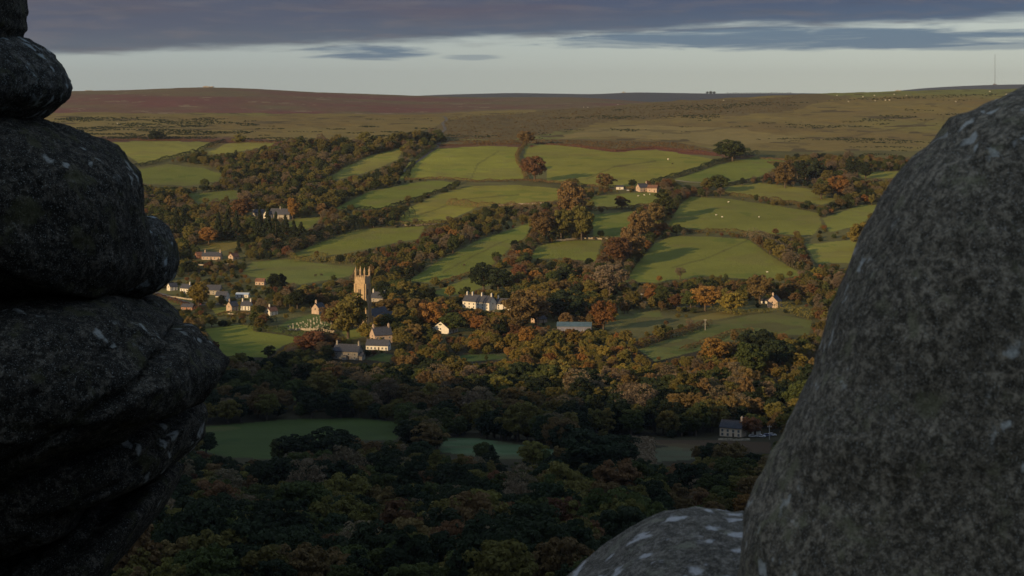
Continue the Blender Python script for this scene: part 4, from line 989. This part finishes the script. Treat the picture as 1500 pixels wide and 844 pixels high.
# garden walls and oil tanks tie the village houses together
for i, (pts, lab) in enumerate([([(240,434),(262,437),(282,440)], 'garden wall in front of the brightest white village house'), ([(296,444),(330,447),(352,446)], 'garden wall along the village lane under the large building'),
        ([(334,460),(352,463),(372,460)], 'low wall in front of the two gabled cottages'), ([(284,388),(310,390),(336,387)], 'garden wall below the low row house'),
        ([(676,458),(700,459),(724,457)], 'pale garden wall under the long white house'), ([(1052,645),(1075,646),(1098,645)], 'pale terrace wall in front of the shaded house')]):
    swall(pts, lab, 1.0)
# animals
wool = flat('wool', (.72, .68, .58), .95, .15, 3); dark_hide = flat('dark_hide', (.05, .035, .025), .8, .2, 3)
def animal_mesh(mat, cow=False):
    me = bpy.data.meshes.new('animal'); bm = bmesh.new(); s = 1.0
    J = {'rump': (-.55, 0, .72, .24), 'belly': (-.1, 0, .70, .33), 'chest': (.35, 0, .72, .28), 'neck': (.62, 0, .86, .16), 'poll': (.80, 0, .98, .13), 'nose': (1.0, 0, .86, .07)}
    for i, (x, yy) in enumerate(((.38, .16), (.38, -.16), (-.5, .16), (-.5, -.16))):
        J[f'h{i}'] = (x, yy, .5, .13); J[f'k{i}'] = (x-(.06 if i > 1 else 0), yy, .26, .06); J[f'f{i}'] = (x, yy, 0.02, .05)
    E = [('belly', 'rump'), ('belly', 'chest'), ('chest', 'neck'), ('neck', 'poll'), ('poll', 'nose')]
    for i in range(4): E += [('chest' if i < 2 else 'rump', f'h{i}'), (f'h{i}', f'k{i}'), (f'k{i}', f'f{i}')]
    names = list(J); me.from_pydata([J[k][:3] for k in names], [(names.index(a), names.index(b__)) for a, b__ in E], [])
    ob = bpy.data.objects.new('tmp', me); COL.objects.link(ob); ob.modifiers.new('skin', 'SKIN'); 
    for i, k in enumerate(names):
        sv = me.skin_vertices[0].data[i]; sv.radius = (J[k][3],)*2; sv.use_root = k == 'belly'
    sb = ob.modifiers.new('sub', 'SUBSURF'); sb.levels = 1
    dg = bpy.context.evaluated_depsgraph_get(); m2 = bpy.data.meshes.new_from_object(ob.evaluated_get(dg)); bpy.data.objects.remove(ob)
    m2.materials.clear(); m2.materials.append(mat); bm.free(); return m2
sheepm = animal_mesh(wool); cowm = animal_mesh(dark_hide, True); whitecow = animal_mesh(flat('pale_hide', (.7, .62, .5), .8, .1, 3))
AN = [(1049,316,'sheep','in the middle of the sheep field, left one of a close pair'),(1058,319,'sheep','in the middle of the sheep field, right one of a close pair'),(1112,319,'sheep','alone at the right of the sheep field'),
 (1067,297,'sheep','near the top hedge of the sheep field'),(1124,400,'sheep','alone at the foot of the lowest hillside field'),(935,288,'sheep','leftmost below the hill farm'),(944,287,'sheep','second from the left below the hill farm'),(952,286,'sheep','right one below the hill farm'),
 (704,391,'sheep','on the sloping field above the village'),(640,262,'sheep','at the lower hedge of the left big field'),(1226,141,'sheep','near the skyline left of the others on the moor'),(1243,150,'sheep','lower left on the moor below the skyline'),
 (1282,149,'sheep','left of the moor group'),(1297,148,'sheep','in the middle of the moor group'),(1303,148,'pony','brownish, at the right of the moor group'),(1310,139,'sheep','just under the skyline'),(1281,141,'sheep','small, under the skyline on the left'),
 (1328,141,'sheep','right of the one just under the skyline'),(1264,143,'sheep','faint, high on the moor'),(1490,133,'sheep','far right near the right rock top'),(1474,139,'sheep','two steps left of the far right one'),(1450,135,'sheep','alone high on the right moor'),
 (855,158,'sheep','left one of three on the low skyline'),(861,158,'sheep','middle one of three on the low skyline'),(905,154,'sheep','right one of three on the low skyline'),(1060,148,'sheep','on the brown moor ridge'),(1400,150,'sheep','on the open moor left of the right rock'),
 (979,235,'white','standing in the big upper field'),(985,241,'cow','standing below the white one in the big upper field'),(471,404,'cow','right one of two in the olive pasture'),(462,405,'cow','left one of two in the olive pasture'),(172,182,'sheep','on the left moor'),(705,388,'cow','by the lone sheep above the village'),(680,390,'cow','left in the sloping field above the village')]
for i, (u, v, k, lab) in enumerate(AN):
    p = gp(u, v); me_ = {'sheep': sheepm, 'cow': cowm, 'white': whitecow, 'pony': whitecow}[k]
    s = {'sheep': 1.35, 'cow': 1.7, 'white': 2.3, 'pony': 1.7}[k]*(1.25 if p.y > 2900 else 1)
    o = link({'sheep': 'sheep', 'cow': 'cow', 'white': 'cow', 'pony': 'pony'}[k], me_, None, p); o.scale = (s, s, s); o.rotation_euler = (0, 0, [.3, 2.8, 1.0, -.4, 3.5][i % 5])
    tag(o, ({'sheep': 'white sheep ', 'cow': 'dark cow ', 'white': 'white cow ', 'pony': 'pale pony '}[k]+lab), 'sheep' if k == 'sheep' else 'pony' if k == 'pony' else 'cow', 'animals grazing on the fields and moor')

# poles, mast, skyline rocks
polem = flat('pale_pole', (.45, .43, .40), .7, .15)
def pole(u, v, h, label):
    p = gp(u, v); o = empty('telegraph_pole', p); tag(o, label, 'pole', 'poles in the valley')
    V, Q = tube([(0, 0, -.5), (0, 0, h*.5), (0, 0, h)], [.22, .19, .15], 8); link('post', mesh_np('post', V, Q, polem, True), o)
    bmo('crossarm', lambda bm: box(bm, -1.1, 1.1, -.17, -.05, h-.9, h-.65), polem, o)
    for q in (-.9, 0, .9): bmo('insulator', lambda bm: box(bm, q-.07, q+.07, -.18, -.04, h-.64, h-.4), frame_m, o)
pole(1033, 484, 8, 'pale telegraph pole standing on the meadow'); pole(940, 446, 8.5, 'pale telegraph pole in front of the dark hedge left of the orange tree'); pole(1127, 644, 7, 'pale post right of the shaded house')
def mast():
    y = 14950.; x = (1457.5-U0)/F*y; z = float(height(x, y)); o = empty('radio_mast', (x, y, z)); tag(o, 'tall thin guyed radio mast on the far right hill', 'mast')
    dk = flat('mast_steel', (.16, .16, .17), .6, .1); H = 225
    V, Q = tube([(0, 0, -3), (0, 0, H*.5), (0, 0, H)], [1.6, 1.5, 1.1], 6); link('lattice_column', mesh_np('column', V, Q, dk), o)
    for h_ in (.4, .7, .95):
        for k in range(3):
            a = k*2.094+.3; V, Q = tube([(0, 0, H*h_), (H*.45*math.cos(a)*h_, H*.45*math.sin(a)*h_, -6)], [.12, .12], 4); link('guy_wire', mesh_np('guy', V, Q, dk), o)
    bmo('base_hut', lambda bm: (box(bm, -14, 12, -6, 6, -4, 6), box(bm, -10, -2, -4, 4, 6, 9)), dk, o)
mast()
def tor(u, yd, wpx, hpx, label, seed):
    r = np.random.default_rng(seed); x = (u-U0)/F*yd; z = float(height(x, yd)); m = yd/F; bm = bmesh.new()
    for k in range(7):
        s = r.uniform(.25, .6)*wpx*m/2; mm = Matrix.Translation((r.uniform(-.5, .5)*wpx*m, r.uniform(-8, 8), r.uniform(0, .35)*hpx*m)) @ Matrix.Diagonal((s, s*.7, hpx*m*r.uniform(.4, .7), 1))
        bmesh.ops.create_icosphere(bm, subdivisions=2, radius=1, matrix=mm)
    me = bpy.data.meshes.new('tor'); bm.to_mesh(me); bm.free(); me.materials.append(MW['stone']); tag(link('tor_rocks', me, None, (x, yd, z)), label, 'rock outcrop')
tor(305, 5790, 14, 2.0, 'small rocky tor on the crest of the purple heather hill', 1); tor(130, 5790, 8, 1.2, 'tiny rock outcrop on the left shoulder of the heather hill', 2); tor(914, 12000, 4, 2.4, 'tiny rocky knob on the blue far ridge', 3); tor(1315, 3740, 10, 1.6, 'pale rocks on the skyline of the right moor', 4)

# ------------------------------------------------------------------ the tor in the foreground
def rockmat(name, base, dark, lich, lich_amt, moss, sc=1.0, spots=.35, blk=.8, lsz=5.5, mdk=.75):
    m, n, b = principled(name, .95)
    g = n.new('ShaderNodeTexCoord').outputs['Object']
    a = n.noise(g, 4*sc, 8, .7); md = n.noise(g, 17*sc, 5, .6, .4); f = n.noise(g, 42*sc, 8, .75); ff = n.noise(g, 150*sc, 4, .7)
    c = n.mix(n.ss(a, .35, .68), dark, base)
    c = n.mix(n.m('MULTIPLY', n.ss(md, .44, .58), mdk), tuple(q*.45 for q in dark), c)
    c = n.mix(n.ss(f, .45, .56), n.mix(blk, c, (.012, .012, .010)), c)
    c = n.mix(n.m('MULTIPLY', n.ss(ff, .56, .70), spots), c, lich)
    c = n.mix(n.m('MULTIPLY', n.ss(n.noise(g, 7*sc, 6, .65, .3), .54, .66), .65), c, moss)
    # crusty lichen: rounded patches with ragged edges
    vo = n.new('ShaderNodeTexVoronoi'); vo.inputs['Scale'].default_value = lsz*sc; wn = n.new('ShaderNodeVectorMath', operation='ADD')
    n.l.new(g, wn.inputs[0]); ns = n.new('ShaderNodeTexNoise'); ns.inputs['Scale'].default_value = 14*sc; ns.inputs['Detail'].default_value = 6; n.l.new(g, ns.inputs['Vector'])
    vs = n.new('ShaderNodeVectorMath', operation='SCALE'); n.l.new(ns.outputs[1], vs.inputs[0]); vs.inputs['Scale'].default_value = .16/sc; n.l.new(vs.outputs[0], wn.inputs[1]); n.l.new(wn.outputs[0], vo.inputs['Vector'])
    gate = n.ss(n.noise(g, 2.1*sc, 3, .5), .62-lich_amt*.25, .70-lich_amt*.25)
    patch = n.m('MULTIPLY', n.ss(n.m('ADD', vo.outputs['Distance'], n.m('MULTIPLY', f, .25)), .46, .30), gate)
    c = n.mix(n.m('MULTIPLY', patch, .7), c, n.mix(f, lich, tuple(q*1.35 for q in lich)))
    c = n.mix(n.m('MULTIPLY', n.ss(ff, .50, .42), .28), c, (.02, .02, .017))
    n.put(b.inputs['Base Color'], c)
    bp = n.new('ShaderNodeBump'); bp.inputs['Strength'].default_value = .9; bp.inputs['Distance'].default_value = .014/sc
    n.put(bp.inputs['Height'], n.m('ADD', n.m('MULTIPLY', f, 1.0), n.m('ADD', n.m('MULTIPLY', ff, .35), n.m('ADD', n.m('MULTIPLY', a, 1.2), n.m('MULTIPLY', md, 1.6))))); n.l.new(bp.outputs[0], b.inputs['Normal'])
    return m
rkL = rockmat('shade_toned_lichened_granite', (.24,.215,.17), (.085,.076,.06), (.44,.47,.45), .14, (.095,.095,.045), .8, .8, .85, 9)  # left granite darkened in colour for the shade on its faces
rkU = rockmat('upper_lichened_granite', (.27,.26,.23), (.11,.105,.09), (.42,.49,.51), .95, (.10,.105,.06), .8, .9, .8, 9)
rkR = rockmat('sky_toned_right_granite', (.90,.77,.58), (.56,.48,.355), (.78,.80,.76), .62, (.34,.33,.20), 1.8, .75, .62, 9, .5)  # lightened in colour to stand for sky light on the right rock
rkF = rockmat('sky_toned_low_granite', (.70,.63,.55), (.42,.38,.31), (.72,.72,.75), 1.3, (.36,.36,.27), 1.7, .6, .55, 6, .4)  # paler in colour to stand for sky light on its upturned top
def ico(sub):
    bm = bmesh.new(); bmesh.ops.create_icosphere(bm, subdivisions=sub, radius=1)
    V = np.array([v.co[:] for v in bm.verts]); T_ = np.array([[v.index for v in f.verts] for f in bm.faces]); bm.free(); return V, T_
ICO = {}
def vnoise3(P, s, seed):
    "smooth 3-D value noise on arrays, about -1..1"
    r = np.random.default_rng(seed).random((64, 64, 64)); X = P/s+500; i = np.floor(X).astype(int); f = X-i; f = f*f*(3-2*f); i &= 63; j = (i+1) & 63; o = 0
    for a in (0, 1):
        for b__ in (0, 1):
            for c_ in (0, 1):
                wq = (f[:, 0] if a else 1-f[:, 0])*(f[:, 1] if b__ else 1-f[:, 1])*(f[:, 2] if c_ else 1-f[:, 2])
                o = o+wq*r[(j if a else i)[:, 0], (j if b__ else i)[:, 1], (j if c_ else i)[:, 2]]
    return o*2-1
def boulder(outline, D, thick, mat, label, centre=None, sub=6, q=.75, amp=.03, seed=1, name='boulder', lean=0.0, cracks=(), back=.5):
    "granite block: outline (photo px) taken to distance D, rounded through its own thickness, then weathered"
    if sub not in ICO: ICO[sub] = ico(sub)
    V, T_ = ICO[sub]; pts = np.array(outline, float); pts[:, 0] += 8 if D > 8 else -17*(pts[:, 0] < (1600 if D < 5 else 1060))
    cu, cv_ = centre or pts.mean(0); m = D/F
    th = np.arctan2(-(pts[:, 1]-cv_), pts[:, 0]-cu); rr = np.hypot(pts[:, 0]-cu, pts[:, 1]-cv_)
    # densify along the outline so the polar radius follows it
    dn = np.concatenate([pts[i]+(pts[(i+1) % len(pts)]-pts[i])*np.linspace(0, 1, 24, endpoint=False)[:, None] for i in range(len(pts))])
    for _ in range(10): dn = (np.roll(dn, 1, 0)+dn*2+np.roll(dn, -1, 0))/4
    th = np.arctan2(-(dn[:, 1]-cv_), dn[:, 0]-cu); rr = np.hypot(dn[:, 0]-cu, dn[:, 1]-cv_); o_ = np.argsort(th); th, rr = th[o_], rr[o_]
    rho = np.hypot(V[:, 0], V[:, 2]); a = np.arctan2(V[:, 2], V[:, 0]); Rr = np.interp(a, th, rr, period=2*math.pi)*m
    k = np.where(rho > 1e-6, rho**(q), 0); Yd = np.sign(V[:, 1])*np.abs(V[:, 1])**q*thick*np.where(V[:, 1] > 0, back, 1)
    gain = np.ones(len(V)); bins = np.linspace(-math.pi, math.pi, 145); bc = (bins[1:]+bins[:-1])/2
    for it in range(4):                          # a deep block looks fatter than its mid section: trim it to its measured girth
        P = np.stack([np.cos(a)*Rr*k*gain, Yd, np.sin(a)*Rr*k*gain], -1)
        X_, Y_, Z_ = P[:, 0]+(cu-U0)*m, P[:, 1]+D, P[:, 2]+(V0-cv_)*m
        pu, pv = U0+F*X_/Y_-cu, -(V0-F*Z_/Y_-cv_); pa, pr = np.arctan2(pv, pu), np.hypot(pu, pv)
        bi = np.clip(np.digitize(pa, bins)-1, 0, 143); mx_ = np.zeros(144); np.maximum.at(mx_, bi, pr); mx_ = np.where(mx_ < 1, 1e3, mx_)
        ratio = np.interp(bc, th, rr, period=2*math.pi)/mx_; ratio = np.clip(ratio, .75, 1.3); ratio = (np.roll(ratio, 1)+ratio*2+np.roll(ratio, -1))/4
        gain = gain*np.interp(a, bc, ratio, period=2*math.pi)
    P[:, 1] += lean*P[:, 2]
    nn = V/np.array([1, 1, 1]); s = (vnoise3(P+seed*3.1, .55, seed)*1.0+vnoise3(P, .22, seed+1)*.5+vnoise3(P, .09, seed+2)*.3+vnoise3(P, .035, seed+3)*.24+(.5-np.abs(vnoise3(P*np.array([1, 1, 1.6]), .38, seed+4)))*.8)*amp*1.15
    for ang, off, dep, wd_ in cracks:            # weathered joints
        q_ = P[:, 0]*math.sin(R(ang))-P[:, 2]*math.cos(R(ang))-off+.035*vnoise3(P, .25, seed+9)+.012*vnoise3(P, .06, seed+10)+.15*P[:, 1]
        s = s-dep*np.exp(-(q_/wd_)**2)+dep*.35*np.exp(-((q_-wd_*2.2)/(wd_*1.6))**2)
    s = s+vnoise3(P, .016, seed+11)*amp*.10
    P = P+nn*s[:, None]
    o = link(name, mesh_np(name, P, T_, mat, True), None, ((cu-U0)*m, D, (V0-cv_)*m)); tag(o, label, 'boulder', 'granite boulders of the foreground tor'); return o
DL = 12.0
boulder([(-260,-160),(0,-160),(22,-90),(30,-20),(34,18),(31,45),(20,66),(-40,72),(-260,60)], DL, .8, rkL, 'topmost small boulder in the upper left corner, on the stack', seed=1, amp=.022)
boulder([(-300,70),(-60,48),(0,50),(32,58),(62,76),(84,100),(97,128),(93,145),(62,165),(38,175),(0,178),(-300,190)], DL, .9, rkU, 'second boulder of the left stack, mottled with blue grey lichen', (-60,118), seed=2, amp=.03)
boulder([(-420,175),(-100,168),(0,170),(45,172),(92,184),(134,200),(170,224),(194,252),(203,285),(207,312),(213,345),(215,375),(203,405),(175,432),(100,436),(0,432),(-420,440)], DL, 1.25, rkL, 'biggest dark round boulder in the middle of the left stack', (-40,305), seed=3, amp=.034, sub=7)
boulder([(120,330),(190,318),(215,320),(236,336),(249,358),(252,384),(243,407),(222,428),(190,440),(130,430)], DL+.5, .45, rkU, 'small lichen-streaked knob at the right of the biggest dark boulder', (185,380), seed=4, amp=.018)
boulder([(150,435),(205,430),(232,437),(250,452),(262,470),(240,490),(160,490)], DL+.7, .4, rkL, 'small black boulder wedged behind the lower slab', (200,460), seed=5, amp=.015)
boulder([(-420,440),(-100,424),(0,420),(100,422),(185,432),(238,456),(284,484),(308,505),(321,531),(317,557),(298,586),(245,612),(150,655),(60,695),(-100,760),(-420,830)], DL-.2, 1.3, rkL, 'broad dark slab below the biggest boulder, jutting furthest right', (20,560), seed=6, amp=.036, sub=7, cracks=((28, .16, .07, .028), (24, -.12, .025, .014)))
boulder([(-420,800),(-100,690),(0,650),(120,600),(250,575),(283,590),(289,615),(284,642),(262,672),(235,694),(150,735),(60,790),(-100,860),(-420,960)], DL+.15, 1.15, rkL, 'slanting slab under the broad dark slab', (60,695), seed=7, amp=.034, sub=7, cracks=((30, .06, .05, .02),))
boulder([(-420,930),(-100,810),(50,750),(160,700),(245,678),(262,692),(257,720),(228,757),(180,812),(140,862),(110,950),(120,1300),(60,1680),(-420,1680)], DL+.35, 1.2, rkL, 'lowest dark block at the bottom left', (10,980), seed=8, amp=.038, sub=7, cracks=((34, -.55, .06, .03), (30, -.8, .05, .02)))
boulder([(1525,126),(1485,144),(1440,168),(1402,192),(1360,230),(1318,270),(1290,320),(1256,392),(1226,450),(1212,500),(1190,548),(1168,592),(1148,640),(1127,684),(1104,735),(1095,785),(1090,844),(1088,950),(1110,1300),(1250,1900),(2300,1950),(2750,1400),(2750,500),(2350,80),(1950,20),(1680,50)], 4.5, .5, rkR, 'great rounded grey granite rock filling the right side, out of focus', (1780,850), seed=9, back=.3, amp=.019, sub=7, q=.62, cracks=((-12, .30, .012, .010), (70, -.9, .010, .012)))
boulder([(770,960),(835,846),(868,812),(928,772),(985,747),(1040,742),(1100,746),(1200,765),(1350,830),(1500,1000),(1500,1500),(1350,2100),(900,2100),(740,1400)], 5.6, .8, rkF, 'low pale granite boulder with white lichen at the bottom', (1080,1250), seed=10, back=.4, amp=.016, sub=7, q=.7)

# ------------------------------------------------------------------ the air
def haze():
    me = bpy.data.meshes.new('haze'); bm = bmesh.new(); box(bm, -11000, 13000, -6000, 26000, -240, 380); bm.to_mesh(me); bm.free()
    m = bpy.data.materials.new('haze'); m.use_nodes = True; n = NT(m.node_tree); n.n.clear(); o_ = n.new('ShaderNodeOutputMaterial'); v = n.new('ShaderNodeVolumePrincipled')
    v.inputs['Color'].default_value = (.80, .87, 1, 1); v.inputs['Density'].default_value = HAZE; v.inputs['Anisotropy'].default_value = .2
    n.l.new(v.outputs[0], o_.inputs['Volume']); me.materials.append(m); tag(link('haze', me), 'thin blue air haze over the valley', 'haze', kind='stuff')
HAZE = 2.3e-5
haze()
